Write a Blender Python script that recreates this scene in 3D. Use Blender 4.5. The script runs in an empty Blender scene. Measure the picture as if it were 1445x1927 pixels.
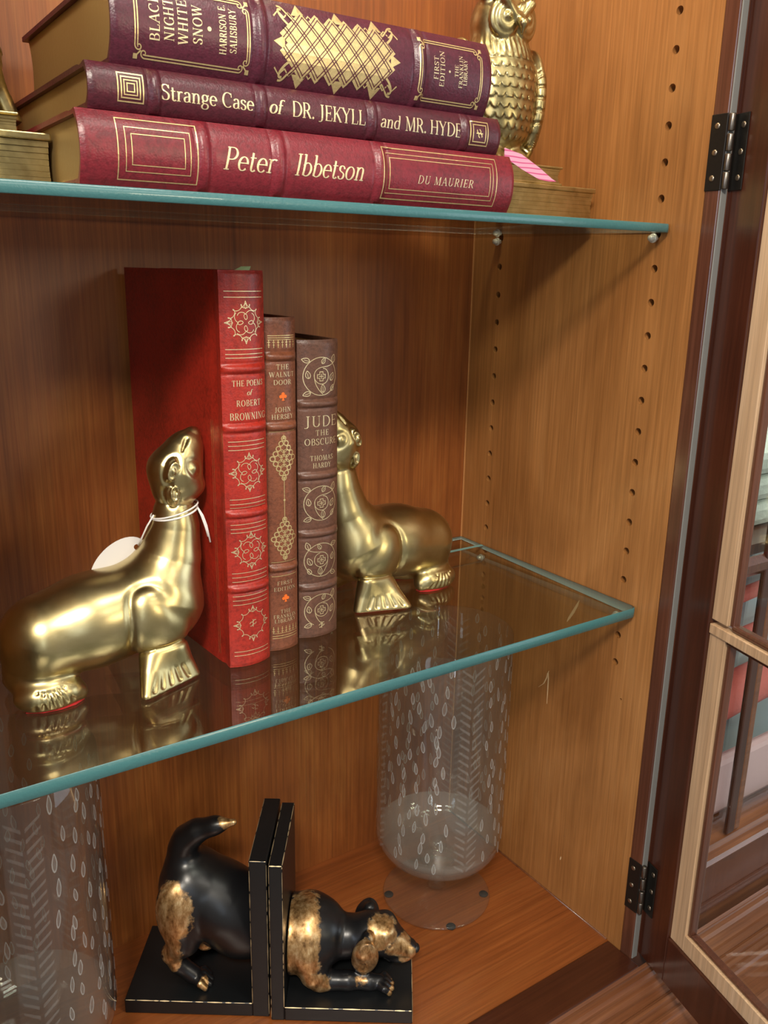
import bpy, bmesh, math, random
import numpy as np
from mathutils import Matrix, Vector, Euler

# ------------------------------------------------------------------ camera, light, exposure
S = bpy.context.scene
COL = S.collection
cam_d = bpy.data.cameras.new('camera')
cam = bpy.data.objects.new('camera', cam_d)
COL.objects.link(cam)
yaw, pitch, roll = 0.6001, -0.2739, 0.0191
cy, sy, cp, sp, cr, sr = math.cos(yaw), math.sin(yaw), math.cos(pitch), math.sin(pitch), math.cos(roll), math.sin(roll)
fwd = Vector((sy*cp, cy*cp, sp)); rgt = Vector((cy, -sy, 0)); upv = rgt.cross(fwd)
r2 = cr*rgt + sr*upv; u2 = -sr*rgt + cr*upv
M = Matrix((r2, u2, -fwd)).transposed().to_4x4()
M.translation = Vector((-0.5595, -0.4179, 0.6016))
cam.matrix_world = M
cam_d.sensor_width = 36.0
cam_d.lens = 36.0*1626.22/1927.0
cam_d.clip_start = 0.02
S.camera = cam
S.view_settings.view_transform = 'Standard'
S.view_settings.look = 'None'
S.view_settings.gamma = 1.0
S.view_settings.use_curve_mapping = False
S.view_settings.exposure = 0.0
try:
    S.cycles.max_bounces = 12
    S.cycles.transparent_max_bounces = 40
    S.cycles.glossy_bounces = 6
    S.cycles.diffuse_bounces = 4
except Exception:
    pass

wd = bpy.data.worlds.new('world'); S.world = wd
wd.use_nodes = True
bg = wd.node_tree.nodes['Background']
bg.inputs[0].default_value = (0.95, 0.90, 0.84, 1)
bg.inputs[1].default_value = 0.30

def area(name, loc, target, sx, sy_, power, color):
    l = bpy.data.lights.new(name, 'AREA'); l.shape = 'RECTANGLE'
    l.size = sx; l.size_y = sy_; l.energy = power; l.color = color
    o = bpy.data.objects.new(name, l); COL.objects.link(o)
    o.location = loc
    o.rotation_euler = (Vector(target)-Vector(loc)).to_track_quat('-Z', 'Y').to_euler()
    return o
# ceiling fixtures of the shop, in front of and above the cabinet, plus added fill
area('ceiling_panel_light', (-0.98, -0.98, 1.46), (-0.2, 0.1, 0.50), 0.26, 0.18, 22, (1.0, 0.92, 0.80))
area('ceiling_panel_light', (-2.3, -1.2, 2.3), (-0.3, 0.1, 0.4), 0.6, 0.4, 10, (1.0, 0.93, 0.82))
area('ceiling_panel_light', (0.5, -2.6, 2.2), (-0.2, 0.1, 0.3), 0.8, 0.5, 9, (1.0, 0.93, 0.82))
area('low_fill_light', (0.55, -2.1, 0.95), (-0.15, 0.2, 0.50), 0.3, 0.3, 8, (1.0, 0.86, 0.62))  # low fill added to brighten the back wall right of the books
area('ceiling_panel_light', (0.05, -1.05, 2.2), (-0.25, 0.05, 0.2), 0.6, 0.3, 12, (1.0, 0.92, 0.80))
area('shop_window_light', (-1.3, -2.6, 1.0), (-0.2, 0.1, 0.3), 0.10, 1.5, 5, (0.70, 0.84, 1.0))
area('shop_window_light', (3.0, -2.3, 0.7), (0.0, 0.0, 0.4), 1.6, 1.8, 26, (0.80, 0.88, 1.0))
area('shop_window_light', (-3.2, -0.9, 1.0), (0.0, 0.0, 0.4), 1.0, 1.6, 24, (0.72, 0.83, 1.0))  # left window
for _i, (_x, _y) in enumerate(((-1.2, -1.2), (-1.0, -1.2), (-1.2, -1.4), (-1.0, -1.4))):
    area('cabinet_puck_light', (-0.22, 0.10, 1.10), (-0.12, 0.12, 0.6), 0.07, 0.07, 1.3, (1.0, 0.84, 0.56)) if _i == 0 else None
    area('spot_bulb_light', (_x, _y, 1.9), (-0.35, 0.1, 0.4), 0.05, 0.05, 0.9, (1.0, 0.78, 0.45))

PI = math.pi
D = 0.2549
ZM = 0.3326      # top of the middle shelf
ZU = 0.6380      # top of the upper shelf
rnd = random.Random(7)

# ------------------------------------------------------------------ helpers
def link(name, me, mat=None, parent=None, smooth=False):
    o = bpy.data.objects.new(name, me)
    COL.objects.link(o)
    if mat is not None:
        for m in (mat if isinstance(mat, (list, tuple)) else [mat]):
            me.materials.append(m)
    if smooth:
        me.polygons.foreach_set('use_smooth', [True]*len(me.polygons))
    if parent is not None:
        o.parent = parent
    return o

def mobj(name, v, f, mat=None, parent=None, smooth=False):
    me = bpy.data.meshes.new(name)
    me.from_pydata([tuple(map(float, p)) for p in v], [], [tuple(map(int, q)) for q in f])
    me.update()
    return link(name, me, mat, parent, smooth)

def bmobj(name, bm, mat=None, parent=None, smooth=False):
    me = bpy.data.meshes.new(name)
    bm.normal_update()
    bm.to_mesh(me); bm.free()
    return link(name, me, mat, parent, smooth)

def add_box(bm, x0, x1, y0, y1, z0, z1, bev=0.0, seg=2):
    vs = [bm.verts.new(p) for p in ((x0,y0,z0),(x1,y0,z0),(x1,y1,z0),(x0,y1,z0),(x0,y0,z1),(x1,y0,z1),(x1,y1,z1),(x0,y1,z1))]
    fs = [bm.faces.new([vs[i] for i in q]) for q in ((3,2,1,0),(4,5,6,7),(0,1,5,4),(1,2,6,5),(2,3,7,6),(3,0,4,7))]
    if bev > 0:
        es = list({e for f in fs for e in f.edges})
        bmesh.ops.bevel(bm, geom=es, offset=bev, segments=seg, affect='EDGES', profile=0.5)

def box(name, x0, x1, y0, y1, z0, z1, mat, parent=None, bev=0.0, seg=2):
    bm = bmesh.new(); add_box(bm, x0, x1, y0, y1, z0, z1, bev, seg)
    return bmobj(name, bm, mat, parent, False)

def empty(name, loc, rot=(0, 0, 0)):
    o = bpy.data.objects.new(name, None); COL.objects.link(o)
    o.empty_display_size = 0.02
    o.location = loc; o.rotation_euler = rot
    return o

def tag(o, label, cat, group=None):
    o['label'] = label; o['category'] = cat
    if group: o['group'] = group
    return o

def structure(o, label=None, cat='cabinet'):
    o['kind'] = 'structure'
    if label:
        o['label'] = label; o['category'] = cat
    return o

def prism_x(name, prof, x0, x1, mat, parent=None):
    """closed (y,z) outline swept along x"""
    n = len(prof)
    v = [(x0, p[0], p[1]) for p in prof] + [(x1, p[0], p[1]) for p in prof]
    f = [(i, (i+1) % n, n+(i+1) % n, n+i) for i in range(n)]
    f += [tuple(range(n))[::-1], tuple(range(n, 2*n))]
    o = mobj(name, v, f, mat, parent)
    bm = bmesh.new(); bm.from_mesh(o.data); bmesh.ops.recalc_face_normals(bm, faces=bm.faces); bm.to_mesh(o.data); bm.free()
    return o

def lathe(name, prof, mat, parent=None, n=72, smooth=True, closed=False):
    v = []; f = []
    m = len(prof)
    for r, z in prof:
        for k in range(n):
            a = 2*PI*k/n
            v.append((r*math.cos(a), r*math.sin(a), z))
    for i in range(m-1 if not closed else m):
        j = (i+1) % m
        for k in range(n):
            k2 = (k+1) % n
            f.append((i*n+k, i*n+k2, j*n+k2, j*n+k))
    o = mobj(name, v, f, mat, parent, smooth)
    bm = bmesh.new(); bm.from_mesh(o.data)
    bmesh.ops.remove_doubles(bm, verts=bm.verts, dist=1e-6)
    bmesh.ops.recalc_face_normals(bm, faces=bm.faces); bm.to_mesh(o.data); bm.free()
    if smooth: o.data.polygons.foreach_set('use_smooth', [True]*len(o.data.polygons))
    return o

def tube(name, pts, r, mat, parent=None, n=8, closed=False):
    """round tube along points; r number or list"""
    pts = [Vector(p) for p in pts]; m = len(pts)
    rs = r if isinstance(r, (list, tuple)) else [r]*m
    v = []; f = []
    prev = None
    for i, p in enumerate(pts):
        a = pts[(i-1) % m] if (closed or i > 0) else pts[0]
        b = pts[(i+1) % m] if (closed or i < m-1) else pts[-1]
        t = (b-a).normalized()
        if prev is None:
            prev = t.orthogonal().normalized()
        prev = (prev - t*prev.dot(t)).normalized()
        q = t.cross(prev)
        for k in range(n):
            an = 2*PI*k/n
            v.append(p + (prev*math.cos(an)+q*math.sin(an))*rs[i])
    for i in range(m if closed else m-1):
        j = (i+1) % m
        for k in range(n):
            f.append((i*n+k, i*n+(k+1) % n, j*n+(k+1) % n, j*n+k))
    if not closed:
        f.append(tuple(range(n))[::-1]); f.append(tuple(range((m-1)*n, m*n)))
    return mobj(name, v, f, mat, parent, True)

def sphere(name, c, r, mat, parent=None, sc=(1, 1, 1), rot=(0, 0, 0), nu=20, nv=12):
    R = Euler(rot).to_matrix()
    v = []; f = []
    for i in range(nv+1):
        t = PI*i/nv
        for k in range(nu):
            a = 2*PI*k/nu
            p = Vector((math.sin(t)*math.cos(a)*r*sc[0], math.sin(t)*math.sin(a)*r*sc[1], math.cos(t)*r*sc[2]))
            v.append(R @ p + Vector(c))
    for i in range(nv):
        for k in range(nu):
            f.append((i*nu+k, (i+1)*nu+k, (i+1)*nu+(k+1) % nu, i*nu+(k+1) % nu))
    o = mobj(name, v, f, mat, parent, True)
    bm = bmesh.new(); bm.from_mesh(o.data); bmesh.ops.remove_doubles(bm, verts=bm.verts, dist=1e-7)
    bmesh.ops.recalc_face_normals(bm, faces=bm.faces); bm.to_mesh(o.data); bm.free()
    o.data.polygons.foreach_set('use_smooth', [True]*len(o.data.polygons))
    return o

# ------------------------------------------------------------------ materials
class NT:
    def __init__(self, name):
        self.m = bpy.data.materials.new(name); self.m.use_nodes = True
        self.t = self.m.node_tree; self.t.nodes.clear()
        self.out = self.n('ShaderNodeOutputMaterial')
    def n(self, ty, **kw):
        x = self.t.nodes.new(ty)
        for k, val in kw.items(): setattr(x, k, val)
        return x
    def l(self, a, b): self.t.links.new(a, b)
    def math(self, op, a, b=None, clamp=False):
        x = self.n('ShaderNodeMath', operation=op); x.use_clamp = clamp
        for i, q in enumerate((a, b)):
            if q is None: continue
            if isinstance(q, (int, float)): x.inputs[i].default_value = q
            else: self.l(q, x.inputs[i])
        return x.outputs[0]
    def coords(self, scale=(1, 1, 1), loc=(0, 0, 0)):
        tc = self.n('ShaderNodeTexCoord'); mp = self.n('ShaderNodeMapping')
        mp.inputs['Scale'].default_value = scale; mp.inputs['Location'].default_value = loc
        self.l(tc.outputs['Object'], mp.inputs['Vector'])
        return mp.outputs[0]
    def noise(self, vec, scale, detail=4, rough=0.55, dist=0.0):
        x = self.n('ShaderNodeTexNoise'); x.inputs['Scale'].default_value = scale
        x.inputs['Detail'].default_value = detail; x.inputs['Roughness'].default_value = rough
        x.inputs['Distortion'].default_value = dist
        self.l(vec, x.inputs['Vector']); return x.outputs[0]
    def ramp(self, fac, stops):
        x = self.n('ShaderNodeValToRGB'); e = x.color_ramp.elements
        while len(e) < len(stops): e.new(0.5)
        for i, (p, c) in enumerate(stops):
            e[i].position = p; e[i].color = (c[0], c[1], c[2], 1)
        self.l(fac, x.inputs[0]); return x.outputs[0]
    def mixc(self, fac, a, b, mode='MIX'):
        x = self.n('ShaderNodeMix', data_type='RGBA', blend_type=mode)
        for i, q in ((0, fac), (6, a), (7, b)):
            if isinstance(q, (int, float)): x.inputs[i].default_value = q
            elif isinstance(q, tuple): x.inputs[i].default_value = (q[0], q[1], q[2], 1)
            else: self.l(q, x.inputs[i])
        return x.outputs[2]
    def bump(self, h, strength, dist=0.001):
        x = self.n('ShaderNodeBump'); x.inputs['Strength'].default_value = strength
        x.inputs['Distance'].default_value = dist; self.l(h, x.inputs['Height']); return x.outputs[0]
    def principled(self, color=None, rough=0.5, metal=0.0, normal=None, **kw):
        p = self.n('ShaderNodeBsdfPrincipled')
        def put(k, q):
            if q is None: return
            if isinstance(q, (int, float)): p.inputs[k].default_value = q
            elif isinstance(q, tuple): p.inputs[k].default_value = (q[0], q[1], q[2], 1)
            else: self.l(q, p.inputs[k])
        put('Base Color', color); put('Roughness', rough); put('Metallic', metal); put('Normal', normal)
        for k, q in kw.items(): put(k.replace('_', ' '), q)
        self.l(p.outputs[0], self.out.inputs[0]); return p

def wood(name, dark, mid, light, axis='z', rough=0.33, coat=0.25, blot=1.0, seed=0.0, fig=True):
    t = NT(name)
    lo = 2.2; hi = 75.0
    sc = {'z': (hi, hi, lo), 'x': (lo, hi, hi), 'y': (hi, lo, hi)}[axis]
    sc2 = tuple(7.0 if q == hi else 2.6 for q in sc)
    fine = t.noise(t.coords(tuple(q*2.2 for q in sc), (seed, seed, seed)), 1.6, 6, 0.62)
    band = t.noise(t.coords(tuple(q*0.30 for q in sc), (seed+3, seed, seed)), 1.0, 5, 0.55, 0.7)
    blo = t.noise(t.coords(sc2, (seed, seed+5, seed)), 1.3, 3, 0.5, 0.8)
    fig_ = t.noise(t.coords(tuple(3.2 if q == hi else 1.0 for q in sc), (seed+1, seed, seed+7)), 2.2, 4, 0.6, 2.2)
    v = t.math('ADD', t.math('MULTIPLY', fine, 0.34), t.math('MULTIPLY', band, 0.14))
    v = t.math('ADD', v, t.math('MULTIPLY', t.math('ADD', t.math('MULTIPLY', blo, 0.5), t.math('MULTIPLY', fig_, 0.5)), 0.58*blot-0.06*(blot-1)))
    v = t.math('SUBTRACT', v, 0.29*(blot-1))
    c = t.ramp(v, [(0.36, dark), (0.54, mid), (0.72, light)])
    pore = t.noise(t.coords(tuple(q*(4.6 if q == hi else 2.4) for q in sc), (seed+2, seed+9, seed)), 1.5, 3, 0.7)
    pm = t.n('ShaderNodeMapRange'); t.l(pore, pm.inputs[0]); pm.inputs[1].default_value = 0.34; pm.inputs[2].default_value = 0.66; pm.inputs[3].default_value = 0.80; pm.inputs[4].default_value = 1.13
    cc = t.n('ShaderNodeCombineColor')
    for i_ in range(3): t.l(pm.outputs[0], cc.inputs[i_])
    c = t.mixc(1.0, c, cc.outputs[0], 'MULTIPLY')
    t.principled(c, rough, 0.0, t.bump(fine, 0.12, 0.0006), Coat_Weight=coat, Coat_Roughness=0.16)
    return t.m

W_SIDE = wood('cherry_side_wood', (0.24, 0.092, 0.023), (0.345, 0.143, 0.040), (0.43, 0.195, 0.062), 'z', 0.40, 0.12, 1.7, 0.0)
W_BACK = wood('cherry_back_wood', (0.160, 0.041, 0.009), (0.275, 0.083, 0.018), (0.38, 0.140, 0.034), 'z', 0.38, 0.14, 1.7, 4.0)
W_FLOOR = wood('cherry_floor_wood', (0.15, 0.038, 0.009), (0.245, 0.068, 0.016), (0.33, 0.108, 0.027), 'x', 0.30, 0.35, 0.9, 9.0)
W_DARK = wood('dark_mahogany', (0.030, 0.0075, 0.004), (0.052, 0.013, 0.006), (0.085, 0.023, 0.010), 'z', 0.30, 0.4, 1.0, 2.0)
W_DARKX = wood('dark_mahogany_rail', (0.035, 0.009, 0.005), (0.060, 0.016, 0.007), (0.095, 0.028, 0.012), 'x', 0.28, 0.45, 1.0, 2.0)
W_STILE = wood('stile_mahogany', (0.055, 0.018, 0.010), (0.095, 0.033, 0.018), (0.150, 0.058, 0.032), 'z', 0.26, 0.5, 0.6, 6.0)
W_MOULD = wood('base_moulding_mahogany', (0.085, 0.026, 0.011), (0.16, 0.056, 0.022), (0.26, 0.105, 0.045), 'x', 0.28, 0.5, 0.8, 6.0)
W_PALE = wood('bare_pale_wood', (0.40, 0.235, 0.120), (0.56, 0.36, 0.205), (0.66, 0.46, 0.29), 'z', 0.55, 0.0, 0.8, 3.0)

def simple(name, color, rough=0.5, metal=0.0, bump=None, **kw):
    t = NT(name)
    nrm = None
    if bump:
        nrm = t.bump(t.noise(t.coords(), bump[0], 4, 0.6), bump[1], bump[2])
    t.principled(color, rough, metal, nrm, **kw)
    return t.m

def leather(name, c, rough=0.42):
    t = NT(name)
    co = t.coords()
    vor = t.n('ShaderNodeTexVoronoi', feature='F1'); vor.inputs['Scale'].default_value = 900.0
    t.l(co, vor.inputs['Vector'])
    nz = t.noise(co, 420, 5, 0.65)
    big = t.noise(co, 28, 3, 0.5)
    h = t.math('ADD', t.math('MULTIPLY', vor.outputs['Distance'], 0.5), nz)
    d = tuple(q*0.62 for q in c); l = tuple(min(1, q*1.22) for q in c)
    v = t.math('ADD', t.math('MULTIPLY', nz, 0.62), t.math('MULTIPLY', big, 0.38))
    col = t.ramp(v, [(0.38, d), (0.52, c), (0.66, l)])
    t.principled(col, rough, 0.0, t.bump(h, 0.32, 0.0005), Coat_Weight=0.12, Coat_Roughness=0.25)
    return t.m

def foil(name, c=(0.95, 0.68, 0.27), rough=0.36):
    t = NT(name)
    nz = t.noise(t.coords(), 700, 3, 0.6)
    col = t.ramp(nz, [(0.3, tuple(q*0.75 for q in c)), (0.7, c)])
    t.principled(col, rough, 0.75)
    return t.m
FOIL = foil('gold_foil', (1.0, 0.76, 0.36))
FOIL_PALE = foil('pale_gold_foil', (1.0, 0.83, 0.50), 0.42)
ORANGE = simple('orange_foil', (0.85, 0.16, 0.02), 0.45)

def brass_mat(name, dark, mid, light, r0=0.16, r1=0.34, scale=40, bump=0.08, dark_attr=False):
    t = NT(name)
    co = t.coords()
    nz = t.noise(co, scale, 5, 0.6, 0.4)
    n2 = t.noise(co, scale*7, 4, 0.6)
    col = t.ramp(nz, [(0.32, dark), (0.52, mid), (0.70, light)])
    mr = t.n('ShaderNodeMapRange'); t.l(n2, mr.inputs[0])
    mr.inputs[3].default_value = r0; mr.inputs[4].default_value = r1
    if dark_attr:
        at_ = t.n('ShaderNodeAttribute'); at_.attribute_name = 'tarnish'
        col = t.mixc(at_.outputs['Fac'], col, (0.075, 0.055, 0.028))
    t.principled(col, mr.outputs[0], 1.0, t.bump(nz, bump, 0.002) if bump else None)
    return t.m
BRASS = brass_mat('polished_brass', (0.50, 0.40, 0.185), (0.58, 0.475, 0.235), (0.66, 0.55, 0.30), 0.26, 0.36, 26, 0.0)
BRASS_OLD = brass_mat('antique_brass', (0.38, 0.30, 0.13), (0.54, 0.44, 0.20), (0.66, 0.54, 0.27), 0.24, 0.40, 55)
BRASS_OWL = brass_mat('antique_brass_owl', (0.30, 0.235, 0.11), (0.46, 0.375, 0.18), (0.60, 0.49, 0.25), 0.26, 0.40, 55, 0.05, True)
FELT = simple('red_felt', (0.42, 0.012, 0.012), 0.9)

def fres(t, base=0.04):
    g = t.n('ShaderNodeNewGeometry')
    vm = t.n('ShaderNodeVectorMath', operation='DOT_PRODUCT')
    t.l(g.outputs['Incoming'], vm.inputs[0]); t.l(g.outputs['Normal'], vm.inputs[1])
    c = t.math('ABSOLUTE', vm.outputs['Value'])
    k = t.math('POWER', t.math('SUBTRACT', 1.0, c, True), 5.0)
    return t.math('ADD', t.math('MULTIPLY', k, 1.0-base), base)

def glass(name, tint=(0.93, 0.97, 0.95), haze=0.0, base=0.04, rough=0.0, hazecol=(0.8, 0.8, 0.78)):
    t = NT(name)
    tr = t.n('ShaderNodeBsdfTransparent'); tr.inputs[0].default_value = (*tint, 1)
    gl = t.n('ShaderNodeBsdfGlossy'); gl.inputs['Roughness'].default_value = rough
    mx = t.n('ShaderNodeMixShader'); t.l(fres(t, base), mx.inputs[0])
    src = tr.outputs[0]
    if haze > 0:
        df = t.n('ShaderNodeBsdfDiffuse'); df.inputs[0].default_value = (*hazecol, 1)
        m2 = t.n('ShaderNodeMixShader'); m2.inputs[0].default_value = haze
        t.l(tr.outputs[0], m2.inputs[1]); t.l(df.outputs[0], m2.inputs[2]); src = m2.outputs[0]
    t.l(src, mx.inputs[1]); t.l(gl.outputs[0], mx.inputs[2])
    t.l(mx.outputs[0], t.out.inputs[0])
    return t.m
GL_SHELF = glass('shelf_glass', (0.89, 0.93, 0.905), 0.0, 0.115)
GL_VASE = glass('vase_glass', (0.955, 0.968, 0.955), 0.016, 0.045)
GL_VASEH = glass('clouded_vase_glass', (0.93, 0.95, 0.925), 0.075, 0.05)
GL_VASEB = glass('vase_base_glass', (0.95, 0.96, 0.945), 0.014, 0.05)
GL_DOOR = glass('door_glass', (0.96, 0.98, 0.97), 0.0, 0.04)

def frost(name, amount, col=(0.86, 0.87, 0.86)):
    t = NT(name)
    tr = t.n('ShaderNodeBsdfTransparent')
    df = t.n('ShaderNodeBsdfDiffuse'); df.inputs[0].default_value = (*col, 1)
    tl = t.n('ShaderNodeBsdfTranslucent'); tl.inputs[0].default_value = (*col, 1)
    a = t.n('ShaderNodeMixShader'); a.inputs[0].default_value = 0.45
    t.l(df.outputs[0], a.inputs[1]); t.l(tl.outputs[0], a.inputs[2])
    m = t.n('ShaderNodeMixShader'); m.inputs[0].default_value = amount
    t.l(tr.outputs[0], m.inputs[1]); t.l(a.outputs[0], m.inputs[2])
    t.l(m.outputs[0], t.out.inputs[0])
    return t.m
ETCH = frost('etched_rim', 0.40)
ETCH_IN = frost('etched_fill', 0.12)
GL_GROOVE = simple('frosted_groove', (0.17, 0.36, 0.34), 0.35)
STRIP_GREY = simple('grey_strip', (0.21, 0.205, 0.19), 0.38)
GL_EDGE = simple('teal_glass_edge', (0.050, 0.160, 0.165), 0.32, 0.0, (260, 0.3, 0.001), Coat_Weight=0.3, Transmission_Weight=0.0)
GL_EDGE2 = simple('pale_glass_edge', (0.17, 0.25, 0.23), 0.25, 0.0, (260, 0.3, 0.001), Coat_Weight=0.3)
PAPER_GILT = simple('gilt_page_edges', (0.42, 0.27, 0.10), 0.42, 0.55, (300, 0.25, 0.0006))
BLACK = simple('black_lacquer', (0.006, 0.007, 0.008), 0.38, 0.0, (160, 0.12, 0.0006))
WORN = simple('worn_gold_edge', (0.55, 0.42, 0.24), 0.45, 0.4)
HINGE = simple('blackened_steel', (0.030, 0.026, 0.022), 0.34, 0.7, (220, 0.2, 0.0006))
HINGE_L = simple('worn_steel', (0.20, 0.17, 0.14), 0.34, 0.95)
SCREW = simple('screw_metal', (0.36, 0.29, 0.21), 0.34, 0.95)
WHITE = simple('white_card', (0.60, 0.575, 0.56), 0.6)
STRING = simple('white_string', (0.82, 0.78, 0.76), 0.7)
PIN = simple('clear_plastic_pin', (0.62, 0.60, 0.50), 0.2, 0.3)
RUBBER = simple('black_felt_dot', (0.015, 0.014, 0.013), 0.8)

# ------------------------------------------------------------------ cabinet shell
XL = -0.562; ZT = 1.12
HP = 0.0254; Z0 = 0.7834
ROWF, ROWB = 0.0379, 0.2164
def side_wall():
    bm = bmesh.new(); add_box(bm, 0.0, 0.02, 0.0, D+0.012, -0.02, ZT)
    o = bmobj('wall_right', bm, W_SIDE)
    cb = bmesh.new()
    for i in range(-8, 21):
        for y in (ROWF, ROWB):
            m = Matrix.Translation((0.004, y, Z0-i*HP)) @ Matrix.Rotation(PI/2, 4, 'Y')
            bmesh.ops.create_cone(cb, cap_ends=True, segments=20, radius1=0.0031, radius2=0.0031, depth=0.016, matrix=m)
    for (y, z, r) in ((0.0279, 0.2435, 0.0011),):
        bmesh.ops.create_cone(cb, cap_ends=True, segments=10, radius1=r, radius2=r, depth=0.006, matrix=Matrix.Translation((0, y, z)) @ Matrix.Rotation(PI/2, 4, 'Y'))
    c = bmobj('cutter', cb, W_PALE)
    md = o.modifiers.new('holes', 'BOOLEAN'); md.operation = 'DIFFERENCE'; md.solver = 'EXACT'; md.object = c
    dg = bpy.context.evaluated_depsgraph_get()
    me = bpy.data.meshes.new_from_object(o.evaluated_get(dg))
    o.modifiers.clear(); o.data = me
    if not me.materials: me.materials.append(W_SIDE)
    bpy.data.objects.remove(c, do_unlink=True)
    return structure(o)
side_wall()
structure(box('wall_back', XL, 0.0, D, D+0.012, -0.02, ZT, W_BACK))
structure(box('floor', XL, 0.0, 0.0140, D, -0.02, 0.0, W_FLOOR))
structure(box('wall_left', XL-0.02, XL, -0.0, D+0.012, -0.02, ZT, W_SIDE))
structure(box('ceiling', XL-0.02, 0.02, 0.0, D+0.012, ZT, ZT+0.02, W_SIDE))
# pale worn seam where side wall meets floor, thin bead in the corner
structure(tube('trim_1', [(-0.0006, 0.016, 0.0004), (-0.0006, D-0.002, 0.0004)], 0.0009, W_MOULD))
structure(box('trim_18', -0.0009, 0.0, D-0.0009, D, 0.0, ZT, simple('pale_corner', (0.52, 0.24, 0.085), 0.45)))  # thin pale orange strip down the back right corner
# right face-frame stile and bottom rail
structure(box('trim_2', 0.0, 0.070, -0.0125, 0.0, -0.02, ZT, W_STILE, None, 0.0009))
structure(box('trim_16', 0.0009, 0.0074, -0.0135, -0.0124, 0.0, ZT, STRIP_GREY, None, 0.0003))  # thin grey strip along the front face of the stile
structure(box('trim_17', XL-0.03, -0.524, -0.0125, 0.0, -0.02, ZT, W_STILE, None, 0.0009))  # unseen left stile, added to shade the left part of the back wall
structure(box('trim_3', XL, 0.0, -0.0225, 0.0140, -0.02, 0.0, W_DARKX, None, 0.0012))
prof = [(-0.0225, -0.0012), (-0.0245, -0.003), (-0.0250, -0.006), (-0.0285, -0.0072), (-0.0310, -0.0095), (-0.0318, -0.012), (-0.0345, -0.0130),
        (-0.0375, -0.0150), (-0.0385, -0.018), (-0.0440, -0.0195), (-0.0455, -0.0180), (-0.0480, -0.0172), (-0.0505, -0.0180), (-0.0520, -0.0215), (-0.0560, -0.0225), (-0.0572, -0.0205), (-0.0600, -0.0198), (-0.0628, -0.0208), (-0.0640, -0.0240), (-0.0700, -0.0250), (-0.0880, -0.0258), (-0.0890, -0.0240), (-0.0910, -0.0245), (-0.0960, -0.0275), (-0.0980, -0.034), (-0.0980, -0.060),
        (-0.0900, -0.064), (-0.0860, -0.20), (-0.0225, -0.20)]
structure(prism_x('trim_4', prof, XL-0.1, 0.62, W_MOULD))

# scratches in the varnish of the side wall, pale bare wood
SCR = simple('bare_scratch', (0.62, 0.42, 0.22), 0.6)
def scratch(pts, w, lab):
    n = len(pts); v = []; f = []
    for i, (y, z) in enumerate(pts):
        k = w*math.sin(PI*(i+0.25)/(n-0.5))
        v += [(-0.00035, y-k, z), (-0.00035, y+k, z), (0.0002, y+k, z), (0.0002, y-k, z)]
    for i in range(n-1):
        for q in range(4):
            f.append((i*4+q, i*4+(q+1) % 4, i*4+4+(q+1) % 4, i*4+4+q))
    f += [(3, 2, 1, 0), (n*4-4, n*4-3, n*4-2, n*4-1)]
    o = mobj('trim_scratch', v, f, SCR)
    return o
s1 = scratch([(0.0847, 0.3168), (0.087, 0.311), (0.091, 0.303), (0.095, 0.296), (0.0973, 0.2916)], 0.0016, '')
s2 = scratch([(0.115, 0.2345), (0.1165, 0.231), (0.117, 0.227), (0.1205, 0.219), (0.1275, 0.212)], 0.0006, '')
s3 = scratch([(0.1155, 0.232), (0.1150, 0.226), (0.1148, 0.217), (0.1145, 0.200)], 0.0006, '')
s4 = scratch([(0.0803, 0.049), (0.0805, 0.047), (0.0808, 0.045)], 0.0008, '')
for i, s in enumerate((s1, s2, s3, s4)):
    s.name = 'trim_%d' % (5+i); structure(s)

# ------------------------------------------------------------------ glass shelves
def glass_shelf(name, ztop, t, yf, groove, label):
    e = empty(name, (-0.5, (yf+D)/2, ztop-t))
    x0, x1, y0, y1 = XL+0.003, -0.0012, yf, D-0.0015
    r = 0.005
    out = [(x0, y0)]
    for k in range(7):
        a = -PI/2 + (PI/2)*k/6
        out.append((x1-r+r*math.cos(a), y0+r+r*math.sin(a)))
    out += [(x1, y1), (x0, y1)]
    n = len(out)
    ox, oy, oz = e.location
    g = 0.0006
    v = [(p[0]-ox, p[1]-oy, 0.0) for p in out] + [(p[0]-ox, p[1]-oy, t) for p in out]
    mobj('panel', v, [tuple(range(n))[::-1], tuple(range(n, 2*n))], GL_SHELF, e)
    # ground edge band, rounded over
    prf = [(0.0, 0.0), (g, 0.0004), (g*1.3, t*0.5), (g, t-0.0004), (0.0, t)]
    v = []; f = []
    cen = Vector(((x0+x1)/2, (y0+y1)/2))
    for i, p in enumerate(out):
        a = Vector(out[i-1]); b = Vector(out[(i+1) % n]); tn = (b-a).normalized(); nn = Vector((tn.y, -tn.x))
        for q in prf:
            zq = q[1] if i <= 7 else t-(t-q[1])*0.42
            v.append((p[0]+nn.x*q[0]-ox, p[1]+nn.y*q[0]-oy, zq))
    m = len(prf)
    for i in range(n-1):
        for k in range(m-1):
            f.append((i*m+k, (i+1)*m+k, (i+1)*m+k+1, i*m+k+1))
    eo = mobj('ground_edge', v, f, [GL_EDGE, GL_EDGE2], e, True)
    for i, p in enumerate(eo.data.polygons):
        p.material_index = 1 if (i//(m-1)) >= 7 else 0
    # plate groove cut near the back edge
    yg = D-groove
    gw = 0.0036
    box('plate_groove', x0-ox, x1-ox-0.001, yg-oy, yg+gw-oy, t-0.0001, t+0.0003, GL_GROOVE, e)
    # bright line of the back edge and right edge
    tag(e, label, 'shelf')
    return e
glass_shelf('glass_shelf', ZM, 0.0085, 0.0205, 0.0384, 'clear glass shelf with teal edge holding two brass seals and three upright books')
glass_shelf('glass_shelf', ZU, 0.0062, 0.0255, 0.0384, 'upper clear glass shelf with teal edge under the flat book stack')

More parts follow.
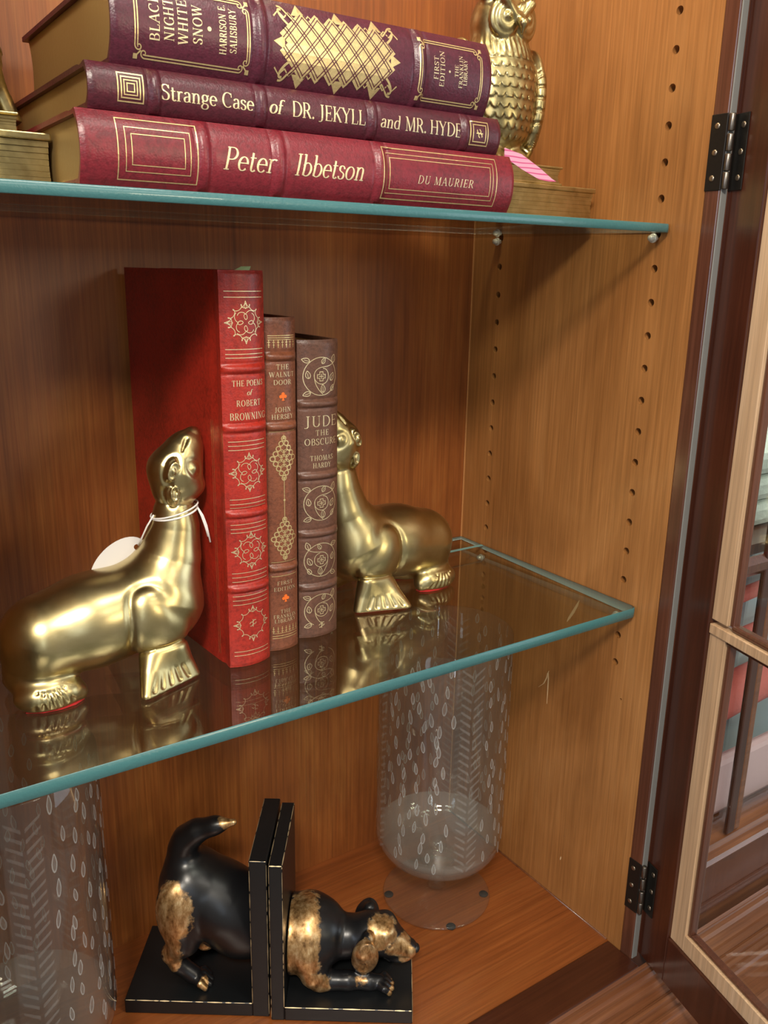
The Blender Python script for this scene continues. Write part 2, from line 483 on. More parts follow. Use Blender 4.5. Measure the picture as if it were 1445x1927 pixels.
def shelf_pin(y, z, lab):
    e = empty('shelf_pin', (-0.0045, y, z), (0, PI/2, 0))
    o = lathe('peg', [(0, 0.0036), (0.0018, 0.0036), (0.0021, 0.0028), (0.0021, -0.0042), (0, -0.0042)], PIN, e, 20)
    c = lathe('collar', [(0.0015, -0.0012), (0.0034, -0.0012), (0.0036, 0.0004), (0.0015, 0.0004)], PIN, e, 20, True, True)
    tag(e, lab, 'shelf pin')
for y, z, lab in ((ROWF, ZU-0.0062-0.0038, 'shelf pin under the front right corner of the upper glass shelf'),
                  (ROWB, ZU-0.0062-0.0038, 'shelf pin under the back right corner of the upper glass shelf'),
                  (ROWF, ZM-0.0085-0.0038, 'shelf pin under the front right corner of the middle glass shelf'),
                  (ROWB, ZM-0.0085-0.0038, 'shelf pin under the back right corner of the middle glass shelf')):
    shelf_pin(y, z, lab)

# ------------------------------------------------------------------ the open glazed door
ANG = math.radians(75.5)
du = Vector((-math.cos(ANG), -math.sin(ANG), 0)); dn = Vector((du.y, -du.x, 0))  # dn points to the inside face
door = empty('door_1', (0.010, -0.0125, 0.0))
mw = Matrix((du, Vector((0, 0, 1)).cross(du), Vector((0, 0, 1)))).transposed().to_4x4()
mw.translation = Vector((0.010, -0.0125, 0.0))
door.matrix_world = mw
# in door space: x runs away from the hinge, y is across the thickness, z is up
IN = 1.0 if (Vector((0, 0, 1)).cross(du)).dot(Vector((-0.96, 0.25, 0))) > 0 else -1.0
def dbox(name, u0, u1, w0, w1, z0, z1, mat, bev=0.0, parent=door):
    a, b = sorted((w0*IN, w1*IN))
    return box(name, u0, u1, a, b, z0, z1, mat, parent, bev)
DT = ZT-0.01
dbox('hinge_stile', -0.0055, 0.035, -0.021, 0.0, 0.002, DT, W_DARK, 0.0008)
dbox('bottom_rail', 0.035, 0.372, -0.021, 0.0, 0.002, 0.0475, W_DARK, 0.0008)
dbox('top_rail', 0.035, 0.372, -0.021, 0.0, DT-0.045, DT, W_DARK, 0.0008)
dbox('lock_stile', 0.372, 0.412, -0.021, 0.0, 0.002, DT, W_DARK, 0.0008)
# bare wood glazing stops set in the rebates, one per pane side, with a dark inner bead
for (za, zb) in ((0.0475, 0.3340), (0.3455, DT-0.045)):
    dbox('glazing_stop', 0.0350, 0.0520, -0.0110, -0.0028, za, zb, W_PALE, 0.0006)
    dbox('inner_bead', 0.0520, 0.0560, -0.0120, -0.0052, za, zb, W_STILE, 0.0010)
dbox('glazing_stop', 0.0520, 0.372, -0.0110, -0.0028, 0.0475, 0.0635, W_PALE, 0.0006)
dbox('inner_bead', 0.0560, 0.372, -0.0120, -0.0052, 0.0635, 0.0665, W_STILE, 0.0010)
dbox('glazing_bar', 0.0352, 0.372, -0.0110, -0.0015, 0.3340, 0.3420, W_PALE, 0.0006)
dbox('inner_bead', 0.0540, 0.372, -0.0130, -0.0045, 0.3420, 0.3475, W_STILE, 0.0022)
dbox('inner_bead', 0.0352, 0.372, -0.0130, -0.0045, 0.3305, 0.3340, W_DARK, 0.0006)
dbox('glass_pane', 0.0352, 0.372, -0.0138, -0.0120, 0.0475, DT-0.045, GL_DOOR)
structure(door, 'open dark mahogany glazed door with pale bare wood around its panes', 'door')

# ------------------------------------------------------------------ hinges
def hinge(zc, label):
    h = 0.0505
    e = empty('butt_hinge', (0.0, -0.0125, zc))
    fl_ = box('frame_leaf', -0.0009, 0.0002, -0.0006, 0.0126, -h/2, h/2, HINGE, e, 0.0004)
    # leaf on the door: thin plate lying on the inside face of the door
    dl = box('door_leaf', -0.0064, 0.0135, min(0.0002*IN, 0.0011*IN), max(0.0002*IN, 0.0011*IN), -h/2, h/2, HINGE, None, 0.0004)
    m2 = mw.copy(); m2.translation = Vector((0.010, 0.0, 0.0))
    dl.data.transform(m2); dl.parent = e
    for z0 in (-0.0245, -0.0125, 0.0005, 0.0135):
        lathe('knuckle', [(0, z0), (0.0019, z0), (0.0022, z0+0.0005), (0.0022, z0+0.0108), (0.0019, z0+0.0113), (0, z0+0.0113)], HINGE_L, e, 16).location = (0.0012, -0.0027, 0)
    for z in (-0.0170, 0.0, 0.0175):
        s = lathe('screw', [(0.0, 0.0004), (0.0012, 0.0005), (0.0021, 0.0002), (0.0022, -0.0004), (0, -0.0004)], SCREW, fl_, 16)
        s.location = (-0.0011, 0.0072, z); s.rotation_euler = (0, -PI/2, 0)
        s = lathe('screw', [(0.0, 0.0004), (0.0012, 0.0005), (0.0021, 0.0002), (0.0022, -0.0004), (0, -0.0004)], SCREW, dl, 16)
        p = Vector((0.010, 0.0, 0.0)) + du*0.0090 + (Vector((0, 0, 1)).cross(du))*IN*0.0013
        s.location = (p.x, p.y, z); s.rotation_euler = ((Vector((0, 0, 1)).cross(du))*IN).to_track_quat('Z', 'Y').to_euler()
    tag(e, label, 'hinge')
hinge(0.6848, 'upper dark steel butt hinge on the stile beside the upper shelf')
hinge(0.0750, 'lower dark steel butt hinge near the cabinet floor')

# ------------------------------------------------------------------ the neighbouring bay, seen through the door glass
structure(box('trim_9', 0.070, 0.62, -0.0125, 0.008, -0.02, 0.0235, W_MOULD, None, 0.001))
structure(prism_x('trim_15', [(-.0125, .004), (-.0165, .006), (-.0165, .009), (-.0135, .0105), (-.0190, .0125), (-.0190, .0165), (-.0140, .018), (-.0215, .0205), (-.0215, .0235), (-.0125, .0235)], 0.070, 0.62, W_STILE))
structure(box('trim_10', 0.070, 0.62, -0.0200, 0.004, 0.0235, 0.0700, W_STILE, None, 0.001))
structure(prism_x('trim_11', [(-0.022, 0.066), (-0.024, 0.070), (-0.022, 0.074), (-0.016, 0.076), (-0.014, 0.081), (-0.006, 0.083), (0.004, 0.083), (0.004, 0.066)], 0.070, 0.62, W_MOULD))
structure(box('trim_12', 0.122, 0.135, -0.0150, -0.0105, 0.083, ZT, W_DARK, None, 0.002))
structure(box('trim_13', 0.135, 0.145, -0.0140, -0.0105, 0.083, ZT, W_MOULD, None, 0.002))
structure(prism_x('trim_14', [(-0.012, 0.350), (-0.016, 0.355), (-0.016, 0.362), (-0.012, 0.368), (-0.0105, 0.368), (-0.0105, 0.350)], 0.070, 0.62, W_STILE))
structure(box('wall_neighbour_back', 0.02, 0.62, D, D+0.012, -0.02, ZT, simple('sage_green_lining', (0.20, 0.33, 0.27), 0.7)))
structure(box('floor_neighbour', 0.02, 0.62, 0.008, D, 0.06, 0.07, W_MOULD))
structure(box('shelf_neighbour', 0.022, 0.618, 0.02, D, 0.352, 0.362, W_STILE))
structure(box('wall_neighbour_right', 0.62, 0.64, -0.01, D+0.012, -0.02, ZT, W_SIDE))
area('bay_fill_light', (0.30, 0.06, 1.05), (0.20, 0.10, 0.2), 0.5, 0.05, 6.0, (1.0, 0.95, 0.88))  # fill added to brighten the inside of this bay
structure(box('window_1', 0.070, 0.62, -0.003, -0.001, 0.083, ZT, GL_DOOR))
LAV = simple('lavender_card', (0.62, 0.50, 0.60), 0.6); BLUEC = simple('pale_blue_card', (0.50, 0.62, 0.68), 0.6)
CORAL = simple('coral_cloth', (0.62, 0.13, 0.11), 0.8, 0.0, (90, 0.6, 0.003)); PINKC = simple('pink_card', (0.75, 0.50, 0.54), 0.7)
LINEN = simple('white_linen', (0.60, 0.66, 0.62), 0.9, 0.0, (120, 0.6, 0.003))
tag(box('gift_box', 0.150, 0.262, 0.090, 0.130, 0.0705, 0.335, LAV, None, 0.004), 'lavender box seen through the open door behind the lower pane', 'box')
tag(box('gift_box', 0.264, 0.400, 0.085, 0.130, 0.0705, 0.335, BLUEC, None, 0.004), 'pale blue box right of the lavender box behind the door glass', 'box')
def roll(x0, x1, y, z0, z1, r, mat, lab):
    o = tube('cloth_roll', [(x0+(x1-x0)*k/6, y+0.002*math.sin(k), z0+(z1-z0)*k/6) for k in range(7)], [r*0.8, r, r*1.02, r, r*1.03, r, r*0.8], mat, None, 14)
    tag(o, lab, 'cloth')
roll(0.13, 0.40, 0.066, 0.272, 0.300, 0.0075, CORAL, 'thin coral roll highest behind the lower door pane')
roll(0.13, 0.40, 0.066, 0.226, 0.250, 0.0075, CORAL, 'thin coral roll second from the top behind the lower door pane')
roll(0.12, 0.40, 0.058, 0.165, 0.195, 0.021, CORAL, 'thick coral roll lowest behind the lower door pane')
tag(box('folded_card', 0.100, 0.380, 0.020, 0.034, 0.0705, 0.135, PINKC, None, 0.006), 'pink folded card standing in front of the coral rolls', 'card')
for k in range(3):
    tag(box('folded_towel', 0.150+0.004*k, 0.44, 0.05, 0.17, 0.3625+0.026*k, 0.3875+0.026*k, LINEN, None, 0.008),
        ('folded white linen at the bottom of the pile behind the upper door pane', 'folded white linen in the middle of the pile behind the upper door pane', 'folded white linen on top of the pile behind the upper door pane')[k], 'linen', 'folded linens in the neighbouring bay')

# ------------------------------------------------------------------ lettering: a small broad-nib roman
TH, TN = 0.150, 0.050
def arc(cx, cy_, rx, ry, a0, a1, n=16):
    return [(cx+rx*math.cos(math.radians(a0+(a1-a0)*k/n)), cy_+ry*math.sin(math.radians(a0+(a1-a0)*k/n))) for k in range(n+1)]
def bez(*p, n=14):
    o = []
    for k in range(n+1):
        t = k/n; q = 1-t
        o.append(tuple(q**3*p[0+i]+3*q*q*t*p[2+i]+3*q*t*t*p[4+i]+t**3*p[6+i] for i in (0, 1)))
    return o
def ln(a, b, c, d): return [(a, b), (c, d)]
def sf(x, y, w=0.13): return (ln(x-w, y, x+w, y), 't')
def stem(x, h=1.0, y0=0.0): return (ln(x, y0, x, h), 'T')
G = {}
def g(ch, w, *st): G[ch] = (w, st)
N = 'n'
g('A', .80, (ln(.08, 0, .40, 1), 't'), (ln(.40, 1, .72, 0), 'T'), (ln(.2, .36, .6, .36), 't'), sf(.08, 0.025), sf(.72, .025))
g('B', .70, stem(.17), (ln(.1, .975, .36, .975), 't'), (ln(.17, .52, .36, .52), 't'), (ln(.1, .025, .38, .025), 't'), (arc(.34, .75, .22, .23, -90, 90), N), (arc(.36, .27, .27, .25, -90, 90), N))
g('C', .76, (arc(.42, .5, .34, .48, 52, 310), N), (ln(.66, .68, .66, .96), 't'))
g('D', .84, stem(.17), (ln(.1, .975, .38, .975), 't'), (ln(.1, .025, .38, .025), 't'), (arc(.36, .5, .40, .475, -90, 90), N))
g('E', .68, stem(.17), (ln(.08, .975, .60, .975), 't'), (ln(.17, .5, .48, .5), 't'), (ln(.08, .025, .62, .025), 't'), (ln(.59, .975, .59, .80), 't'), (ln(.61, .025, .63, .22), 't'), (ln(.48, .6, .48, .4), 't'))
g('F', .64, stem(.17), (ln(.08, .975, .60, .975), 't'), (ln(.17, .5, .46, .5), 't'), (ln(.58, .975, .58, .80), 't'), sf(.17, .025))
g('G', .80, (arc(.42, .5, .34, .48, 52, 335), N), (ln(.66, .68, .66, .96), 't'), (ln(.70, .44, .70, .05), 'T'), sf(.70, .44, .12))
g('H', .88, stem(.18), stem(.70), (ln(.18, .5, .70, .5), 't'), sf(.18, .025), sf(.70, .025), sf(.18, .975), sf(.70, .975))
g('I', .38, stem(.19), sf(.19, .025), sf(.19, .975))
g('J', .50, stem(.30, 1, .12), (arc(.13, .1, .17, .2, 0, -120), N), sf(.30, .975))
g('K', .80, stem(.18), (ln(.2, .42, .66, .98), 't'), (ln(.34, .60, .70, .02), 'T'), sf(.18, .025), sf(.18, .975), sf(.68, .975, .1), sf(.71, .025, .1))
g('L', .66, stem(.18), (ln(.08, .025, .60, .025), 't'), (ln(.60, .025, .62, .25), 't'), sf(.18, .975))
g('M', 1.0, (ln(.14, 0, .16, 1), 't'), (ln(.16, 1, .48, .03), 'T'), (ln(.48, .03, .80, 1), 't'), (ln(.82, 1, .84, 0), 'T'), sf(.14, .025, .11), sf(.84, .025), sf(.12, .975, .08), sf(.86, .975, .08))
g('N', .90, (ln(.16, 0, .16, 1), 't'), (ln(.16, 1, .72, .02), 'T'), (ln(.72, 0, .72, 1), 't'), sf(.16, .025, .11), sf(.72, .975, .11), sf(.12, .975, .08))
g('O', .86, (arc(.42, .5, .35, .48, 0, 360, 30), N))
g('P', .66, stem(.17), (ln(.08, .975, .36, .975), 't'), (ln(.17, .46, .36, .46), 't'), (arc(.34, .718, .24, .258, -90, 90), N), sf(.17, .025))
g('R', .76, stem(.17), (ln(.08, .975, .36, .975), 't'), (ln(.17, .48, .36, .48), 't'), (arc(.34, .728, .23, .248, -90, 90), N), (ln(.38, .48, .68, .02), 'T'), sf(.17, .025), sf(.69, .025, .08))
g('S', .60, (bez(.50, .78, .44, 1.05, .08, 1.02, .10, .74), N), (bez(.10, .74, .12, .52, .50, .52, .50, .26), N), (bez(.50, .26, .50, -.06, .10, -.04, .09, .22), N), (ln(.51, .72, .51, .96), 't'), (ln(.08, .28, .08, .04), 't'))
g('T', .74, stem(.36), (ln(.06, .975, .66, .975), 't'), (ln(.06, .975, .05, .76), 't'), (ln(.66, .975, .67, .76), 't'), sf(.36, .025))
g('U', .84, (ln(.18, 1, .18, .3), 'T'), (arc(.42, .3, .24, .28, 180, 360), N), (ln(.66, .3, .66, 1), 't'), sf(.18, .975), sf(.66, .975, .11))
g('W', 1.1, (ln(.08, 1, .33, 0), 'T'), (ln(.33, 0, .54, .98), 't'), (ln(.54, 1, .78, 0), 'T'), (ln(.78, 0, 1.0, .98), 't'), sf(.1, .975), sf(.98, .975, .09), sf(.53, .975, .09))
g('Y', .78, (ln(.08, 1, .38, .48), 'T'), (ln(.68, .98, .38, .48), 't'), (ln(.38, .5, .38, 0), 'T'), sf(.1, .975), sf(.67, .975, .1), sf(.38, .025))
x = .64
g('a', .54, (bez(.10, .50, .16, .68, .40, .68, .40, .44), N), (ln(.40, .46, .40, .06), 'T'), (bez(.40, .36, .10, .36, .06, .24, .08, .14), N), (bez(.08, .14, .10, -.02, .32, -.02, .40, .14), N), (ln(.40, .05, .50, .03), 't'))
g('b', .62, (ln(.14, 1, .14, .03), 'T'), (arc(.30, .31, .24, .30, -150, 150), N), sf(.09, .975, .07))
g('d', .64, (ln(.48, 1, .48, 0), 'T'), (arc(.30, .31, .23, .30, 30, 330), N), sf(.43, .975, .07), sf(.52, .025, .06))
g('e', .54, (arc(.28, .31, .21, .30, 0, 318), N), (ln(.08, .34, .49, .34), 't'))
g('f', .40, (ln(.17, .80, .17, 0), 'T'), (arc(.33, .80, .16, .18, 180, 40), N), (ln(.05, .60, .36, .60), 't'), sf(.17, .025, .12))
g('g', .56, (arc(.26, .42, .17, .20, 0, 360, 22), N), (bez(.16, .25, .06, .16, .12, .08, .28, .07), N), (bez(.28, .07, .54, .06, .54, -.26, .27, -.27), N), (bez(.27, -.27, .0, -.27, .0, -.04, .18, .04), N), (ln(.38, .54, .52, .60), 'T2'))
g('n', .66, (ln(.15, .62, .15, 0), 'T'), (bez(.15, .44, .24, .68, .48, .68, .48, .42), N), (ln(.48, .44, .48, 0), 'T'), sf(.15, .025, .12), sf(.48, .025, .12), sf(.09, .60, .06))
g('o', .60, (arc(.29, .31, .23, .30, 0, 360, 24), N))
g('r', .46, (ln(.15, .62, .15, 0), 'T'), (bez(.15, .42, .20, .60, .32, .66, .40, .56), 'n2'), sf(.15, .025, .13), sf(.09, .60, .06))
g('s', .46, (bez(.37, .48, .32, .68, .07, .66, .08, .47), N), (bez(.08, .47, .10, .32, .38, .34, .38, .17), N), (bez(.38, .17, .38, -.05, .09, -.04, .07, .14), N))
g('t', .40, (ln(.16, .82, .16, .12), 'T'), (bez(.16, .14, .17, -.02, .30, -.02, .36, .08), 'n2'), (ln(.04, .60, .34, .60), 't'))
g('.', .26, (ln(.09, .07, .19, .07), 'D'))
g('*', .30, (ln(.10, .5, .20, .5), 'D'))
g(' ', .34)
G['E2'] = G['E']

class Foil:
    """collects flat ribbons and patches and lays them on a curved surface F(x,z,off)->xyz"""
    def __init__(self, F, lift=0.0): self.F = F; self.v = []; self.f = []; self.k = 0; self.done = []; self.lift = lift
    def new(self):
        if self.f: self.done.append((self.v, self.f)); self.v = []; self.f = []
    def ribbon(self, pts, w, closed=False):
        n = len(pts)
        if n < 2: return
        off = 0.00016 + self.lift + 0.000008*(self.k % 7); self.k += 1
        ws = w if isinstance(w, list) else [w]*n
        b = len(self.v)
        for i, (px, py) in enumerate(pts):
            a = pts[(i-1) % n] if (closed or i) else pts[0]
            c = pts[(i+1) % n] if (closed or i < n-1) else pts[-1]
            dx, dy = c[0]-a[0], c[1]-a[1]; L = math.hypot(dx, dy) or 1e-9
            nx, ny = -dy/L*ws[i]/2, dx/L*ws[i]/2
            self.v.append(self.F(px+nx, py+ny, off)); self.v.append(self.F(px-nx, py-ny, off))
        for i in range(n if closed else n-1):
            j = (i+1) % n
            self.f.append((b+2*i, b+2*i+1, b+2*j+1, b+2*j))
    def line(self, x0, z0, x1, z1, w, n=10):
        self.ribbon([(x0+(x1-x0)*k/n, z0+(z1-z0)*k/n) for k in range(n+1)], w)
    def rect(self, x0, z0, x1, z1, w):
        h = w/2
        self.line(x0-h, z0, x1+h, z0, w); self.line(x0-h, z1, x1+h, z1, w); self.line(x0, z0, x0, z1, w); self.line(x1, z0, x1, z1, w)
    def poly(self, pts):
        off = 0.00016 + self.lift + 0.000008*(self.k % 7); self.k += 1
        cx = sum(p[0] for p in pts)/len(pts); cz = sum(p[1] for p in pts)/len(pts)
        b = len(self.v); self.v.append(self.F(cx, cz, off))
        for p in pts: self.v.append(self.F(p[0], p[1], off))
        n = len(pts)
        for i in range(n): self.f.append((b, b+1+i, b+1+(i+1) % n))
    def text(self, s, xc, zc, size, mode='std', wt=1.0, sp=0.0, shear=0.0, align='c', fit=None):
        self.new()
        W = sum(G[c][0]+sp for c in s)-sp
        sx = size if fit is None else fit/W
        cur = -W/2 if align == 'c' else (0.0 if align == 'l' else -W)
        def mp(px, py):
            px, py = px*sx + shear*py*size, (py-0.5)*size
            if mode == 'std': return (xc+px, zc+py)
            return (xc+py, zc-px)
        for c in s:
            w, st = G[c]
            for pts, kind in st:
                q = [(cur+p[0], p[1]) for p in pts]
                if kind == 'D':
                    self.poly([mp(q[0][0]+.06+.085*math.cos(a*PI/5), q[0][1]+.085*math.sin(a*PI/5)) for a in range(10)]); continue
                if kind in ('T', 't', 'T2'):
                    if len(q) == 2:
                        q = [(q[0][0]+(q[1][0]-q[0][0])*k/4, q[0][1]+(q[1][1]-q[0][1])*k/4) for k in range(5)]
                    ww = {'T': TH, 't': TN*1.15, 'T2': TH*.6}[kind]*wt
                    m = [mp(*p) for p in q]
                    self.ribbon(m, ww*size)
                else:
                    n = len(q); ws = []
                    for i in range(n):
                        a = q[max(0, i-1)]; b = q[min(n-1, i+1)]
                        L = math.hypot(b[0]-a[0], b[1]-a[1]) or 1e-9
                        ty = abs(b[1]-a[1])/L
                        ws.append((TN*1.1+(TH*1.02-TN)*ty**1.6)*wt*size)
                    if kind == 'n2': ws = [max(k, TH*.55*wt*size) for k in ws]
                    self.ribbon([mp(*p) for p in q], ws)
            cur += w+sp
        return W*sx
    def build(self, name, mat, parent):
        self.new()
        cov = [c for c in parent.children if c.name.startswith('cover')]
        for v, f in self.done: mobj(name, v, f, mat, cov[0] if cov else parent)

# ------------------------------------------------------------------ books
def make_book(name, loc, rot, w, h, d, mat, bands, label, sag=None, board=0.0026, overhang=0.003, bandamp=0.0019, bandw=0.0026, head=(0.55, 0.25, 0.12), group=None, cat='book'):
    """spine faces -y, stands on z=0, width w along x.  Returns empty and a surface map of the spine"""
    e = empty(name, loc, rot)
    sag = sag if sag is not None else w*0.16
    def bandb(z):
        b = 0.0
        for zb in bands:
            t = abs(z-zb)/bandw
            if t < 1.6: b += bandamp*math.exp(-(t*1.25)**4)
            # pressed line beside the band
            b -= 0.00055*math.exp(-((abs(z-zb)-bandw*1.35)/0.0008)**2)
        cap = min(z, h-z)
        b -= 0.0010*math.exp(-(cap/0.0016)**2)
        return b
    def spine(xx, z, off=0.0):
        t = max(-1, min(1, 2*xx/w))
        sh = 1-t*t
        fade = (1-t**8)
        y = -sag*(1-abs(t)**2.3) - bandb(z)*(0.35+0.65*fade) - off
        nx = t*0.5
        return (xx+nx*off, y, z)
    # outer outline at height z
    NS = 22
    nz = max(40, int(h/0.0008))
    zs = [h*k/nz for k in range(nz+1)]
    hg = 0.0085
    def outline(z):
        o = []
        for x_, y_ in ((-w/2, d), (-w/2, d*0.6), (-w/2, hg*2.0), (-w/2+0.0002, hg*1.45), (-w/2+0.0011, hg), (-w/2+0.0004, hg*0.55), (-w/2, 0.0022)):
            o.append((x_, y_, z))
        for k in range(NS+1):
            p = spine(-w/2+w*k/NS, z); o.append((p[0], p[1], z))
        for x_, y_ in ((w/2, 0.0022), (w/2-0.0004, hg*0.55), (w/2-0.0011, hg), (w/2-0.0002, hg*1.45), (w/2, hg*2.0), (w/2, d*0.6), (w/2, d)):
            o.append((x_, y_, z))
        return o
    def inner(z):
        o = []
        ol = outline(z); m = len(ol)
        for i, p in enumerate(ol):
            if i < 7: o.append((-w/2+board, p[1], z))
            elif i >= m-7: o.append((w/2-board, p[1], z))
            else:
                t = (i-7)/NS*2-1
                o.append(((w/2-board)*t, -sag*(1-abs(t)**2.3)+board*0.9, z))
        return o
    v = []; f = []
    for z in zs: v += outline(z)
    m = len(outline(0)); nb = len(zs)
    base2 = len(v)
    zi = zs
    for z in zi: v += inner(z)
    for i in range(nb-1):
        for k in range(m-1):
            f.append((i*m+k, i*m+k+1, (i+1)*m+k+1, (i+1)*m+k))
            f.append((base2+i*m+k, base2+(i+1)*m+k, base2+(i+1)*m+k+1, base2+i*m+k+1))
    t = (nb-1)*m
    for k in range(m-1):
        f.append((k, base2+k, base2+k+1, k+1))
        f.append((t+k, t+k+1, base2+t+k+1, base2+t+k))
    for k in (0, m-1):
        for i in range(nb-1):
            f.append((i*m+k, (i+1)*m+k, base2+(i+1)*m+k, base2+i*m+k))
    c = mobj('cover', v, f, mat, e, True)
    bm = bmesh.new(); bm.from_mesh(c.data); bmesh.ops.recalc_face_normals(bm, faces=bm.faces); bm.to_mesh(c.data); bm.free()
    c.data.set_sharp_from_angle(angle=math.radians(42))
    # page block with rounded back and hollow fore edge
    ph = w/2-board-0.0001
    pr = []
    for k in range(13):
        tt = -1+2*k/12
        pr.append((ph*tt, -sag*0.9*(1-abs(tt)**2.3)+board+0.0012))
    for k in range(13):
        tt = 1-2*k/12
        pr.append((ph*tt, d-overhang-sag*0.75*(1-tt*tt)))
    n = len(pr)
    v = [(p[0], p[1], overhang) for p in pr]+[(p[0], p[1], h-overhang) for p in pr]
    f = [(i, (i+1) % n, n+(i+1) % n, n+i) for i in range(n)]+[tuple(range(n))[::-1], tuple(range(n, 2*n))]
    pb = mobj('page_block', v, f, PAPER_GILT, e)
    bm = bmesh.new(); bm.from_mesh(pb.data); bmesh.ops.recalc_face_normals(bm, faces=bm.faces); bm.to_mesh(pb.data); bm.free()
    hm = simple(name+'_headband', head, 0.6)
    pts = [(ph*0.96*(-1+2*k/12), -sag*0.9*(1-abs(-1+2*k/12)**2.3)+board+0.0008, h-overhang+0.0009) for k in range(13)]
    tube('headband', pts, 0.0011, hm, e, 8)
    pts = [(p[0], p[1], overhang-0.0009) for p in pts]
    tube('headband', pts, 0.0011, hm, e, 8)
    tag(e, label, cat, group)
    return e, spine

# ---- gilt ornaments
def quatrefoil(F, cx, cz, r, w, inner_=True):
    F.new()
    pts = []
    for k in range(241):
        a = 2*PI*k/240
        px = r*.80*math.cos(a)-r*0.105*math.cos(-11*a); pz = r*.80*math.sin(a)-r*0.105*math.sin(-11*a)
        pts.append((cx+px, cz+pz))
    F.ribbon(pts, w)
    for q in range(4):
        a = q*PI/2
        ca, sa = math.cos(a), math.sin(a)
        def R(u, v_): return (cx+(u*ca-v_*sa)*r, cz+(u*sa+v_*ca)*r)
        F.ribbon([R(*p) for p in bez(.72, -.20, .82, -.06, .90, -.05, 1.04, 0)], w)
        F.ribbon([R(*p) for p in bez(.72, .20, .82, .06, .90, .05, 1.04, 0)], w)
        F.ribbon([R(*p) for p in bez(.66, 0, .78, .09, .80, .05, .94, 0)], w*.8)
        F.ribbon([R(*p) for p in bez(.66, 0, .78, -.09, .80, -.05, .94, 0)], w*.8)
        if inner_:
            F.ribbon([R(*p) for p in bez(.14, .0, .30, .16, .46, .10, .40, -.02)], w)
            F.ribbon([R(*p) for p in bez(.40, -.02, .34, -.12, .16, -.10, .14, .0)], w)
            F.ribbon([R(*p) for p in bez(.40, .0, .56, .14, .52, .40, .34, .44)], w)
            F.ribbon([R(*p) for p in bez(.40, .0, .62, -.12, .62, -.36, .50, -.48)], w)
def emblem(F, cx, cz, s, w):
    F.new()
    F.line(cx, cz-s, cx, cz+s, w)
    F.ribbon([(cx+p[0]*s, cz+p[1]*s) for p in bez(-.9, -.1, -.6, .5, -.1, .4, 0, 0)], w)
    F.ribbon([(cx+p[0]*s, cz+p[1]*s) for p in bez(.9, .1, .6, -.5, .1, -.4, 0, 0)], w)
    F.ribbon([(cx+p[0]*s, cz+p[1]*s) for p in bez(.8, .7, .3, .9, .1, .5, 0, .2)], w)
    F.ribbon([(cx+p[0]*s, cz+p[1]*s) for p in bez(-.8, -.7, -.3, -.9, -.1, -.5, 0, -.2)], w)
def leaf(F, cx, cz, ang, L, w):
    ca, sa = math.cos(ang), math.sin(ang)
    R = lambda p: (cx+(p[0]*ca-p[1]*sa)*L, cz+(p[0]*sa+p[1]*ca)*L)
    F.ribbon([R(p) for p in bez(0, 0, .2, .42, .6, .36, 1, 0)], w)
    F.ribbon([R(p) for p in bez(0, 0, .2, -.42, .6, -.36, 1, 0)], w)
    F.ribbon([R(p) for p in ((0, 0), (.35, .02), (.7, 0))], w*.8)
def vine(F, cx, cz, rx, rz, w, flip=1, open_bottom=False):
    F.new()
    E_ = lambda a, k=1.0: (cx+flip*rx*k*math.cos(a), cz+rz*k*math.sin(a))
    F.ribbon([E_(math.radians(a)) for a in range(-60 if open_bottom else -80, 242 if open_bottom else 284, 6)], w)
    F.ribbon([(cx+flip*p[0]*rx, cz+p[1]*rz) for p in bez(.9, .75, .4, .3, -.2, .7, -.42, .15)], w)
    F.ribbon([(cx+flip*p[0]*rx, cz+p[1]*rz) for p in bez(-.42, .15, -.5, -.25, -.1, -.5, .2, -.38)], w)
    F.ribbon([(cx+flip*p[0]*rx, cz+p[1]*rz) for p in bez(.2, -.38, .6, -.2, .5, .4, .1, .42)], w)
    F.ribbon([(cx+flip*p[0]*rx, cz+p[1]*rz) for p in bez(-.42, .15, -.45, -.4, -.2, -.7, .1, -.95)], w)
    for (u, v_, a, l) in ((-.66, .80, 165, .42), (.74, .68, 72, .46), (-.72, -.10, 100, .42), (.62, -.25, 66, .46), (-.62, -.84, 200, .42), (.05, .66, 60, .36), (.12, -.86, 95, .44), (.66, -.80, 66, .36)):
        if open_bottom and v_ < -.75 and u > -.5: continue
        aa = math.radians(a); aa = PI-aa if flip < 0 else aa
        leaf(F, cx+flip*u*rx, cz+v_*rz, aa, l*rx, w)
    s = rx*.24; t = s*.42
    F.ribbon([(cx+p[0], cz+p[1]) for p in ((-t, s), (t, s), (t, t), (s, t), (s, -t), (t, -t), (t, -s), (-t, -s), (-t, -t), (-s, -t), (-s, t), (-t, t))], w*1.3, True)
    F.line(cx-s*.6, cz, cx+s*.6, cz, w); F.line(cx, cz-s*.6, cx, cz+s*.6, w)
def lattice_diamond(F, cx, cz, rx, rz, w):
    F.new()
    n = 5
    for i in range(n):
        for j in range(n):
            u = (i-(n-1)/2)/((n-1)/2); v_ = (j-(n-1)/2)/((n-1)/2)
            px, pz = cx+(u-v_)*rx*.46, cz+(u+v_)*rz*.46
            edge = abs(u) > .9 or abs(v_) > .9
            q = rx*(.19 if edge else .30)
            F.ribbon([(px+q*math.cos(a*PI/6), pz+q*math.sin(a*PI/6)*1.05) for a in range(12)], w*(1.5 if edge else 1.0), True)
    F.poly([(cx-rx*.13, cz+rz*.88), (cx, cz+rz*1.12), (cx+rx*.13, cz+rz*.88)]); F.poly([(cx-rx*.13, cz-rz*.88), (cx, cz-rz*1.12), (cx+rx*.13, cz-rz*.88)])

